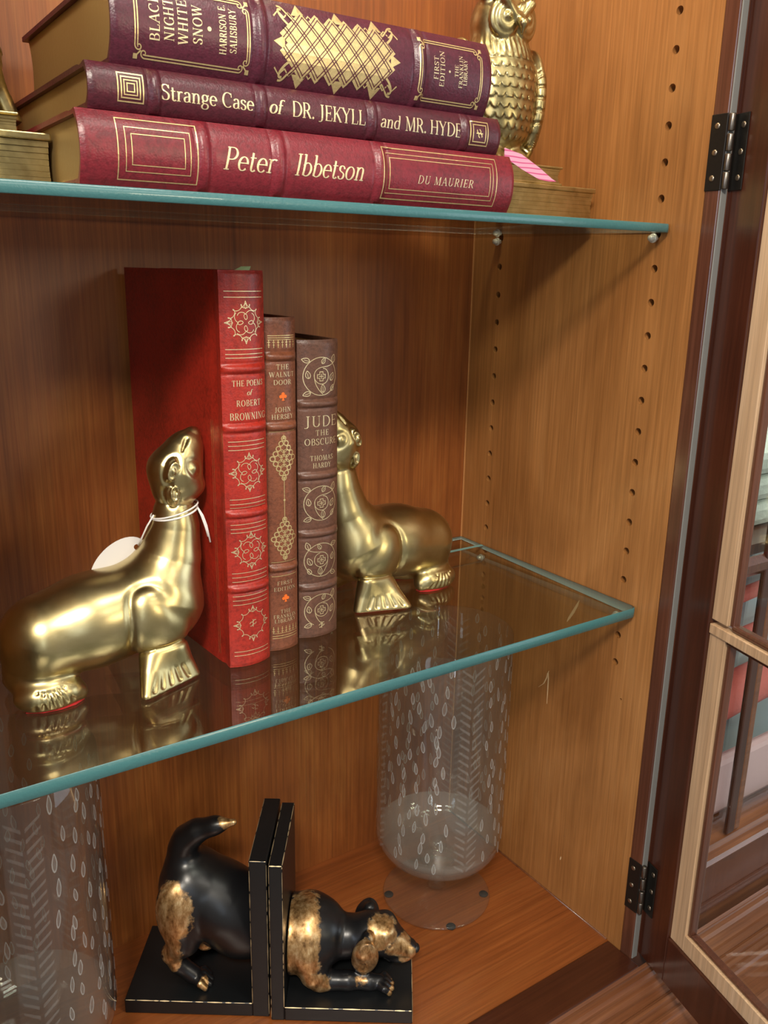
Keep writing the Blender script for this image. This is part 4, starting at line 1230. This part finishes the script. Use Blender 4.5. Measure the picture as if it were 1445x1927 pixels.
# ---- antique brass owl standing on two brass books, facing -y, base at z = 0
def owl_sdf(P):
    Q = P.copy(); Q[:, 0] = np.abs(Q[:, 0])
    z0 = .0415
    body = s_ell(P, (0, .000, .0900), (.0320, .0255, .0480))
    body = smin(body, s_cone(P, (0, .004, .070), (0, .010, .0480), .0235, .0150), .012)
    # scalloped feathers on the breast
    th = np.arctan2(P[:, 0], -P[:, 1])
    u = th*.030/.0078; v_ = (P[:, 2]-.030)/.0068
    best = np.zeros(len(P), np.float32)
    for dr in (0, 1):
        row = np.floor(v_)+dr
        uu = u+0.5*(row % 2); uu = uu-np.floor(uu)-.5
        vv = v_-row+1.0                    # 0 at the row's lower line .. 2
        tip = .55*(2*np.abs(uu))**3.0
        inside = (vv > tip) & (vv < 2.0)
        hgt = np.where(inside, (1.15-.42*(vv-tip))*(1-.25*(2*np.abs(uu))**2), 0)
        best = np.maximum(best, hgt)
    fade = np.clip((.122-P[:, 2])/.010, 0, 1)*np.clip((P[:, 2]-.050)/.010, 0, 1)
    body = body-.0017*best*fade
    d = body
    # wings folded along the sides
    w = s_ell(Q, (.0298, .0020, .0840), (.0085, .0215, .0415), (0, .08, 0))
    wv = (P[:, 2]*1.0)/.0085; wr = np.floor(wv+.6*np.sin(P[:, 1]*420))
    w = w-.0009*((wv+.6*np.sin(P[:, 1]*420))-wr < .72)*np.clip((.112-P[:, 2])/.01, 0, 1)
    d = smin(d, w, .0022)
    # tail
    tl = s_box(P, (0, .0260, .0560), (.0150, .0050, .0270), (.35, 0, 0), .004)
    for k in range(-2, 3):
        tl = groove(P, tl, [(.0058*k, .026, .040), (.0058*k, .036, .080)], .0009, .0009)
    d = smin(d, tl, .005)
    # head
    hd = s_ell(P, (0, -.001, .1360), (.0225, .0205, .0240))
    hd = smin(hd, s_ell(P, (0, -.004, .1170), (.0215, .0190, .0120)), .008)   # ruff
    rf = np.sin(np.arctan2(P[:, 0], -P[:, 1])*34+P[:, 2]*300)
    hd = hd-.0006*rf*np.exp(-((P[:, 2]-.1165)/.0075)**2)
    d = smin(d, hd, .0045)
    # facial discs
    dk = s_ell(Q, (.0098, -.0185, .1370), (.0118, .0048, .0135), (0, 0, .28))
    d = smin(d, dk, .0012)
    ring = [(.0098+.0082*math.cos(a), -.0225+.0028*math.cos(a), .1370+.0098*math.sin(a)) for a in np.linspace(0, 2*PI, 25)]
    d = groove(Q, d, ring, .0011, .0012)
    ring2 = [(.0092+.0045*math.cos(a), -.0236+.0012*math.cos(a), .1378+.0045*math.sin(a)) for a in np.linspace(0, 2*PI, 21)]
    d = groove(Q, d, ring2, .0009, .0010)
    d = smin(d, s_ell(Q, (.0092, -.0222, .1378), (.0030, .0028, .0030)), .0005)
    # heavy brows running to the beak, ear tufts
    d = smin(d, s_path(Q, [(.0030, -.0235, .1385), (.0110, -.0225, .1475), (.0185, -.0120, .1560)], [.0022, .0030, .0034], .002), .0025)
    d = smin(d, s_cone(Q, (.0165, -.006, .1540), (.0200, -.004, .1640), .0052, .0018), .004)
    # beak
    d = smin(d, s_path(P, [(0, -.0225, .1380), (0, -.0285, .1330), (0, -.0275, .1265)], [.0034, .0032, .0010], .002), .0012)
    # legs and feet
    for k in (-1, 0, 1):
        d = smin(d, s_path(Q, [(.0095, -.008, .0520), (.0095+.0045*k, -.0170, .0460), (.0095+.0060*k, -.0235, .0430)], [.0070, .0034, .0020], .003), .0030)
    return smax(d, -(P[:, 2]-z0), .0008)
owl_me = sdf_mesh('owl_body', owl_sdf, (-.046, -.040, .036), (.046, .052, .172), .00075)
owl_me.materials.append(BRASS_OWL)
def tarnish_lines(me):
    # black antiquing wash rubbed into the feather outlines of the casting
    n = len(me.vertices); co = np.empty(n*3, np.float32); me.vertices.foreach_get('co', co); P = co.reshape(-1, 3)
    th = np.arctan2(P[:, 0], -P[:, 1]); u = th*.030/.0078; v_ = (P[:, 2]-.030)/.0068
    best = np.zeros(n, np.float32)
    for dr in (0, 1):
        row = np.floor(v_)+dr
        uu = u+0.5*(row % 2); uu = uu-np.floor(uu)-.5
        vv = v_-row+1.0; tip = .55*(2*np.abs(uu))**3.0
        best = np.maximum(best, np.where((vv > tip) & (vv < 2.0), (1.15-.42*(vv-tip))*(1-.25*(2*np.abs(uu))**2), 0))
    fade = np.clip((.122-P[:, 2])/.010, 0, 1)*np.clip((P[:, 2]-.050)/.010, 0, 1)*(np.abs(P[:, 0]) < .026)*(P[:, 1] < .004)
    val = np.clip((.86-best)*3.2, 0, .85)*fade
    a = me.attributes.new('tarnish', 'FLOAT', 'POINT'); a.data.foreach_set('value', val.astype(np.float32))
tarnish_lines(owl_me)
def slab_book(name, x0, x1, y0, y1, z0, z1, parent):
    """cast brass closed book lying flat: two boards, hollow ribbed page edges"""
    bm = bmesh.new()
    t = (z1-z0)*.13
    add_box(bm, x0, x1, y0, y1, z0, z0+t, .0007); add_box(bm, x0, x1, y0, y1, z1-t, z1, .0007)
    nl = 7
    pz = (z1-z0-2*t)/nl
    add_box(bm, x0+.0042, x1-.0042, y0+.0019, y1-.0019, z0+t-.0001, z1-t+.0001)
    for k in range(nl):
        a = z0+t+k*pz
        ins = .0016+.0022*math.sin(PI*(k+.5)/nl)
        add_box(bm, x0+ins, x1-ins, y0+.0012+.0003*(k % 2), y1-.0012, a-.0001, a+pz*.90)
    return bmobj(name, bm, BRASS_OLD, parent)
owl = empty('brass_owl', (-.0955, .1230, ZU+.0003))
slab_book('lower_book', -.0850, .0850, -.0290, .0470, 0.0, .0278, owl)
slab_book('upper_book', -.0500, .0500, -.0260, .0400, .0279, .0416, owl)
ob = link('body', owl_me, None, owl); ob.rotation_euler = (0, 0, math.radians(-3))
tag(owl, 'antique brass owl on brass books at the right end of the book stack', 'bookend', 'brass owl bookends')
o2 = owl.copy(); COL.objects.link(o2)
for ch in list(owl.children):
    c = ch.copy(); COL.objects.link(c); c.parent = o2
    if ch.name.startswith('body'): c.location = (0, .0140, 0)
o2.location = (-.4790, .1660, ZU+.0003); o2.rotation_euler = (0, 0, -PI/2)
o2['label'] = 'antique brass owl cut off by the left edge, only its tail and base showing'

PINK = NT('pink_striped_paper')
wv = PINK.n('ShaderNodeTexWave'); wv.inputs['Scale'].default_value = 60; wv.inputs['Distortion'].default_value = 2.5; wv.inputs['Detail'].default_value = 1
PINK.l(PINK.coords((.55, 1.0, 1.6)), wv.inputs['Vector']); wv.bands_direction = 'Z'
PINK.principled(PINK.ramp(wv.outputs['Fac'], [(0.0, (.80, .36, .52)), (.72, (.80, .38, .54)), (.90, (.62, .10, .26))]), 0.6)
pk = empty('pink_price_tag', (-.1270, .0700, ZU+.038))
px = Vector((-.1300, .0700, ZU+.038))
A = [(-.1400, .0620, .6860), (-.1200, .0560, .6795), (-.0930, .0600, .6642), (-.1060, .0560, .6640), (-.1220, .0545, .6720)]
A = [(-.1420, .0600, .6825), (-.1262, .0600, .6796), (-.1085, .0600, .6722), (-.0960, .0600, .6658), (-.0915, .0600, .6642), (-.0990, .0597, .6638), (-.1090, .0595, .6645), (-.1260, .0595, .6700), (-.1420, .0595, .6765)]
v = [Vector(p)-px for p in A]+[Vector(p)-px+Vector((0, .0004, 0)) for p in A]
n = len(A)
mobj('card', v, [tuple(range(n)), tuple(range(n, 2*n))[::-1]]+[(i, n+i, n+(i+1) % n, (i+1) % n) for i in range(n)], PINK.m, pk)
tag(pk, 'pink paper tag with darker stripes hanging before the owl base', 'tag')
GREEN = simple('pale_green_paper', (.50, .64, .30), .6)
gk = mobj('bookmark', [(-.3255, .1050, ZM+.2640), (-.3125, .1010, ZM+.2640), (-.3105, .1005, ZM+.2692), (-.3160, .1030, ZM+.2690), (-.3255, .1054, ZM+.2640), (-.3125, .1014, ZM+.2640), (-.3105, .1009, ZM+.2692), (-.3160, .1034, ZM+.2690)],
    [(0, 1, 2, 3), (7, 6, 5, 4), (0, 4, 5, 1), (1, 5, 6, 2), (2, 6, 7, 3), (3, 7, 4, 0)], GREEN)
tag(gk, 'small pale green paper flag sticking up from the top of the red book', 'bookmark')

# ---- dachshund bookends
DOGM = NT('black_and_bronze_patina')
at = DOGM.n('ShaderNodeAttribute'); at.attribute_name = 'patina'
nz = DOGM.noise(DOGM.coords(), 95, 5, .65)
nz2 = DOGM.noise(DOGM.coords((1, 1, .45)), 210, 4, .65)
mk = DOGM.math('ADD', at.outputs['Fac'], DOGM.math('MULTIPLY', DOGM.math('SUBTRACT', nz, .5), 1.1))
mk = DOGM.math('MULTIPLY', DOGM.math('SUBTRACT', mk, .42), 5.0, True)
brz = DOGM.ramp(nz2, [(.32, (.20, .10, .035)), (.50, (.55, .32, .13)), (.66, (.80, .57, .30))])
DOGM.principled(DOGM.mixc(mk, (.007, .007, .008), brz), DOGM.math('ADD', DOGM.math('MULTIPLY', mk, .04), .33), DOGM.math('MULTIPLY', mk, .85), DOGM.bump(nz, .10, .001), Coat_Weight=.15, Coat_Roughness=.25)
def patina(me, spots):
    n = len(me.vertices); co = np.empty(n*3, np.float32); me.vertices.foreach_get('co', co); co = co.reshape(-1, 3)
    val = np.zeros(n, np.float32)
    for c, r in spots:
        q = ((co-np.array(c, np.float32))/np.array(r, np.float32)); val = np.maximum(val, np.clip(1.45-np.sqrt((q*q).sum(1)), 0, 1))
    a = me.attributes.new('patina', 'FLOAT', 'POINT'); a.data.foreach_set('value', val)
BT = .0135
def hind_sdf(P):
    d = s_path(P, [(-.010, .042, .0600), (-.040, .042, .0770), (-.064, .042, .0950)], [.0265, .0285, .0295], .02)
    d = smin(d, s_ell(P, (-.070, .042, .098), (.0185, .028, .028)), .012)
    Q = P.copy(); Q[:, 1] = .042+np.abs(P[:, 1]-.042)
    Q[:, 1] = .084-Q[:, 1]
    # thigh, shank, hock, paw
    d = smin(d, s_ell(Q, (-.0730, .0180, .0800), (.0180, .0135, .0340), (0, -.18, 0)), .006)
    d = smin(d, s_path(Q, [(-.0700, .0170, .0580), (-.0810, .0200, .0440), (-.0760, .0205, .0330), (-.0640, .0200, .0225)], [.0120, .0078, .0068, .0074], .005), .006)
    for k in range(4):
        y = .0120+.0052*k
        d = smin(d, s_path(Q, [(-.0650, .0200, .0215), (-.0565+.0014*(k in (1, 2)), y, .0205), (-.0515+.0024*(k in (1, 2)), y-.0005, .0162)], [.0056, .0031, .0026], .001), .0010)
    # tail
    d = smin(d, s_path(P, [(-.0760, .042, .1180), (-.0735, .041, .1300), (-.0690, .040, .1420), (-.0590, .038, .1510), (-.0440, .036, .1575), (-.0280, .034, .1625)], [.0105, .0092, .0082, .0068, .0050, .0026], .012), .008)
    # belly bulge and small tuck
    d = smin(d, s_ell(P, (-.0260, .042, .054), (.026, .027, .024)), .012)
    d = smin(d, s_ell(P, (-.0550, .0300, .0455), (.0075, .0065, .0055)), .004)
    d = smax(d, P[:, 0]+.0104, .0005)
    return smax(d, -(P[:, 2]-BT+.0002), .0006)
def fore_sdf(P):
    d = s_path(P, [(.008, .043, .050), (.030, .043, .0510)], [.0330, .0315], .02)
    d = smin(d, s_ell(P, (.028, .043, .0530), (.0190, .0310, .0315)), .006)           # shoulders
    nk = s_path(P, [(.040, .043, .0500), (.058, .042, .0490), (.076, .041, .0520)], [.0220, .0165, .0160], .008)
    d = smin(d, nk, .0030)
    hd = s_path(P, [(.0800, .040, .0545), (.0900, .040, .0530), (.1000, .039, .0470), (.1125, .038, .0420)], [.0180, .0165, .0112, .0085], .006)
    hd = smin(hd, s_ell(P, (.0930, .040, .0640), (.0085, .0150, .0055)), .005)        # brow
    hd = smin(hd, s_ell(P, (.1050, .038, .0345), (.0110, .0080, .0050)), .004)        # jaw
    d = smin(d, hd, .005)
    Q = P.copy(); Q[:, 1] = .041-np.abs(P[:, 1]-.041)
    # mouth line and eye socket
    d = groove(Q, d, [(.1180, .0300, .0375), (.1060, .0290, .0385), (.0960, .0250, .0410)], .0009, .0011)
    d = groove(Q, d, [(.0955, .0245, .0555), (.0985, .0260, .0535)], .0020, .0016)
    d = smin(d, s_ell(Q, (.0968, .0258, .0550), (.0022, .0020, .0022)), .0006)
    # hanging ear
    er = s_ell(Q, (.0765, .0190, .0470), (.0112, .0046, .0205), (.25, .15, 0))
    er = smin(er, s_cone(Q, (.0790, .0235, .0640), (.0745, .0190, .0550), .0052, .0060), .006)
    er = groove(Q, er, [(.0800, .0185, .0600), (.0765, .0165, .0470), (.0780, .0160, .0340)], .0016, .0014)
    d = smin(d, er, .0010)
    # upper arm, forearm lying on the base, paw with toes
    d = smin(d, s_path(Q, [(.0280, .0220, .0480), (.0340, .0205, .0300), (.0385, .0205, .0235)], [.0140, .0110, .0092], .006), .005)
    d = smin(d, s_path(Q, [(.0400, .0205, .0225), (.0620, .0210, .0225), (.0800, .0225, .0205), (.0880, .0235, .0195)], [.0088, .0074, .0064, .0064], .004), .003)
    for k in range(4):
        y = .0150+.0050*k
        d = smin(d, s_path(Q, [(.0860, .0230, .0195), (.0930+.001*(k in (1, 2)), y, .0205), (.0975+.0018*(k in (1, 2)), y, .0165)], [.0052, .0030, .0025], .001), .0010)
    d = smax(d, -P[:, 0]+.0122, .0005)
    return smax(d, -(P[:, 2]-BT+.0002), .0006)
hind_me = sdf_mesh('dog_rear_body', hind_sdf, (-.100, -.004, .010), (-.004, .092, .172), .00080)
fore_me = sdf_mesh('dog_front_body', fore_sdf, (.006, -.002, .010), (.124, .092, .098), .00078)
patina(hind_me, [((-.0760, .0080, .0930), (.0170, .020, .0270)), ((-.0800, .010, .0620), (.0130, .016, .0200)), ((-.0800, .015, .040), (.008, .010, .010)), ((-.028, .034, .163), (.012, .01, .008)),
    ((-.0540, .012, .0195), (.0045, .010, .0050)), ((-.0550, .026, .0455), (.0070, .008, .0045))])
patina(fore_me, [((.0240, .0250, .0600), (.0160, .045, .0430)), ((.0360, .010, .026), (.014, .014, .012)), ((.0900, .0300, .0640), (.0130, .020, .0120)), ((.1050, .0300, .0510), (.0130, .016, .0080)),
    ((.0765, .0160, .0470), (.0130, .0070, .0230)), ((.0990, .0170, .0170), (.004, .012, .003)), ((.113, .032, .040), (.008, .010, .009))])
def plate_box(name, x0, x1, y0, y1, z0, z1, parent): return box(name, x0, x1, y0, y1, z0, z1, BLACK, parent, .0011, 3)
def wear(parent, segs, seed):
    """gold showing through along worn edges, broken into uneven lengths"""
    rr = random.Random(seed); v = []; f = []
    for a, b, up in segs:
        a = Vector(a); b = Vector(b); L = (b-a).length; t = (b-a).normalized(); s = t.cross(Vector(up)).normalized(); up = Vector(up)
        p = 0.0
        while p < L:
            l = rr.uniform(.004, .020); w_ = rr.uniform(.00018, .00050)
            e_ = min(L, p+l)
            base = len(v)
            for q in (p, (p+e_)/2, e_):
                ww = w_ if q == (p+e_)/2 else w_*.5
                c = a+t*q
                v += [c+s*ww+up*.00004, c-s*ww+up*.00004, c-s*ww-up*.0004, c+s*ww-up*.0004]
            for i in range(2):
                for k in range(4): f.append((base+i*4+k, base+i*4+(k+1) % 4, base+i*4+4+(k+1) % 4, base+i*4+4+k))
            f += [(base+3, base+2, base+1, base), (base+8, base+9, base+10, base+11)]
            p = e_+rr.uniform(.0, .004)
    return mobj('worn_edge', v, f, WORN, parent)
AY = math.radians(-35.0)
dl_ = empty('dachshund_rear_bookend', (-.3076, .1108, 0.0004), (0, 0, AY))
plate_box('base_plate', -.1172, -.0104, 0.0, .0850, 0, BT, dl_)
plate_box('upright_plate', -.0108, 0.0035, 0.0, .0850, 0, .1515, dl_)
link('body', hind_me, DOGM.m, dl_)
k_ = .70
wear(dl_, [((-.116, .0003, BT-.0003), (-.0110, .0003, BT-.0003), (0, -k_, k_)), ((-.0105, .0003, BT), (-.0105, .0003, .150), (-k_, -k_, 0)), ((.0032, .0003, .003), (.0032, .0003, .150), (k_, -k_, 0)), ((-.0100, .0004, .1512), (.0028, .0004, .1512), (0, -k_, k_)),
    ((-.0105, .002, .1512), (-.0105, .083, .1512), (-k_, 0, k_))], 3)
tag(dl_, 'black bookend with the rear half of a dachshund, tail raised, gold worn haunch', 'bookend')
dr_ = empty('dachshund_front_bookend', (-.3052, .1052, 0.0004), (0, 0, AY))
plate_box('base_plate', .0112, .1172, 0.0, .0720, 0, BT, dr_)
plate_box('upright_plate', 0.0, .0112, 0.0, .0850, 0, .1500, dr_)
link('body', fore_me, DOGM.m, dr_)
sphere('nose', (.1195, .0375, .0425), .0042, BLACK, dr_, (.8, 1.1, .9))
wear(dr_, [((.0115, .0003, BT-.0003), (.116, .0003, BT-.0003), (0, -k_, k_)), ((.1169, .0003, .002), (.1169, .0003, BT), (k_, -k_, 0)), ((.1169, .001, BT-.0003), (.1169, .071, BT-.0003), (k_, 0, k_)), ((.0109, .0003, BT), (.0109, .0003, .149), (k_, -k_, 0)),
    ((.0003, .0003, .003), (.0003, .0003, .149), (-k_, -k_, 0)), ((.0008, .0004, .1497), (.0105, .0004, .1497), (0, -k_, k_)), ((.0109, .002, .1497), (.0109, .083, .1497), (k_, 0, k_)), ((.0003, .002, .1497), (.0003, .083, .1497), (-k_, 0, k_))], 5)
tag(dr_, 'black bookend with the front half of a dachshund, head resting on its paws', 'bookend')

# ---- etched glass vases
RB = .0612
def etch_meshes(seed, chevs):
    rr = random.Random(seed)
    vr = []; fr_ = []; vf = []; ff = []
    Rr = RB+.0002
    def put(th, z): return (Rr*math.cos(th), Rr*math.sin(th), z)
    def drop(th, z, hw, hl, lean):
        n = 16; o = []; i_ = []
        for k in range(n):
            a = 2*PI*k/n
            s = math.sin(a); c = math.cos(a)
            wid = hw*(1-.45*max(0, c))*s
            dz = hl*c; dt = wid/Rr
            o.append((th+dt+lean*dz/Rr, z+dz)); i_.append((th+dt*.62+lean*dz*.8/Rr, z+dz*.80))
        b = len(vr)
        for p in o+i_: vr.append(put(*p))
        for k in range(n): fr_.append((b+k, b+(k+1) % n, b+n+(k+1) % n, b+n+k))
        b = len(vf)
        for p in i_: vf.append(put(*p))
        ff.append(tuple(range(b, b+n)))
    rows = 21
    for r in range(rows):
        z = .078+(.285-.088)*r/(rows-1)
        m = 17
        for k in range(m):
            th = 2*PI*(k+.5*(r % 2)+rr.uniform(-.25, .25))/m
            if any(abs((th-c+PI) % (2*PI)-PI) < .26 for c in chevs): continue
            drop(th, z+rr.uniform(-.003, .003), rr.uniform(.0016, .0023), rr.uniform(.0052, .0072), rr.uniform(-.12, .12))
    for c in chevs:
        z = .070
        while z < .268:
            for s in (1, -1):
                b = len(vf)
                q = [(c+s*.0012/Rr, z), (c+s*.0105/Rr, z+.0075), (c+s*.0108/Rr, z+.0098), (c+s*.0012/Rr, z+.0030)]
                for p in q: vf.append(put(*p))
                ff.append((b, b+1, b+2, b+3) if s > 0 else (b+3, b+2, b+1, b))
            z += .0078
    return (vr, fr_, vf, ff)
def vase(loc, rotz, seed, chevs, label):
    e = empty('etched_glass_vase', loc, (0, 0, rotz))
    t = .0019
    out = [(0.0, .0455), (.018, .0456), (.034, .0472), (.046, .0512), (.0540, .0575), (.0590, .0660), (RB, .0760), (RB, .10), (RB, .16), (RB, .22), (RB-.0003, .2845)]
    inn = [(RB-t, .2845), (RB-t, .22), (RB-t, .16), (RB-t, .10), (RB-t, .0775), (.0570, .0690), (.0510, .0610), (.042, .0550), (.030, .0515), (.012, .0500), (0.0, .0498)]
    bw = lathe('bowl', out+[(RB-t*.5, .2854)]+inn, [GL_VASE, GL_VASEH], e, 96)
    for p in bw.data.polygons: p.material_index = 1 if p.center.z < .0765 else 0
    lathe('stem', [(0, .0120), (.0090, .0120), (.0075, .0200), (.0085, .0330), (.0150, .0420), (.0200, .0454), (0, .0454)], GL_VASEB, e, 48)
    lathe('bubble_knop', [(0, .0505), (.0062, .0520), (.0088, .0570), (.0078, .0630), (.0040, .0655), (0, .0640)], GL_VASEB, e, 40)
    lathe('foot', [(0, .0032), (.030, .0028), (.0500, .0012), (.0525, .0014), (.0532, .0026), (.0520, .0040), (.0320, .0066), (.0140, .0105), (.0088, .0121), (0, .0122)], GL_VASEB, e, 80)
    vr, fr_, vf, ff = etch_meshes(seed, chevs)
    mobj('etched_drops', vr, fr_, ETCH, e); mobj('etched_fill', vf, ff, ETCH_IN, e)
    for a in (-110, -35, 150):
        p = Vector((.0475*math.cos(math.radians(a)), .0475*math.sin(math.radians(a)), .0006))
        lathe('felt_dot', [(0, -.0006), (.0044, -.0006), (.0046, .0002), (.0040, .0010), (0, .0012)], RUBBER, e, 20).location = p
    tag(e, label, 'vase', 'etched glass vases')
vase((-.0975, .1520, .0003), 0.0, 4, (math.radians(-105), math.radians(40), math.radians(165)), 'tall etched clear glass vase on a foot in the right corner below the middle shelf')
vase((-.4815, .1405, .0003), 0.6, 9, (math.radians(-125), math.radians(10), math.radians(120)), 'etched clear glass vase cut off by the left edge, left of the black dachshund')
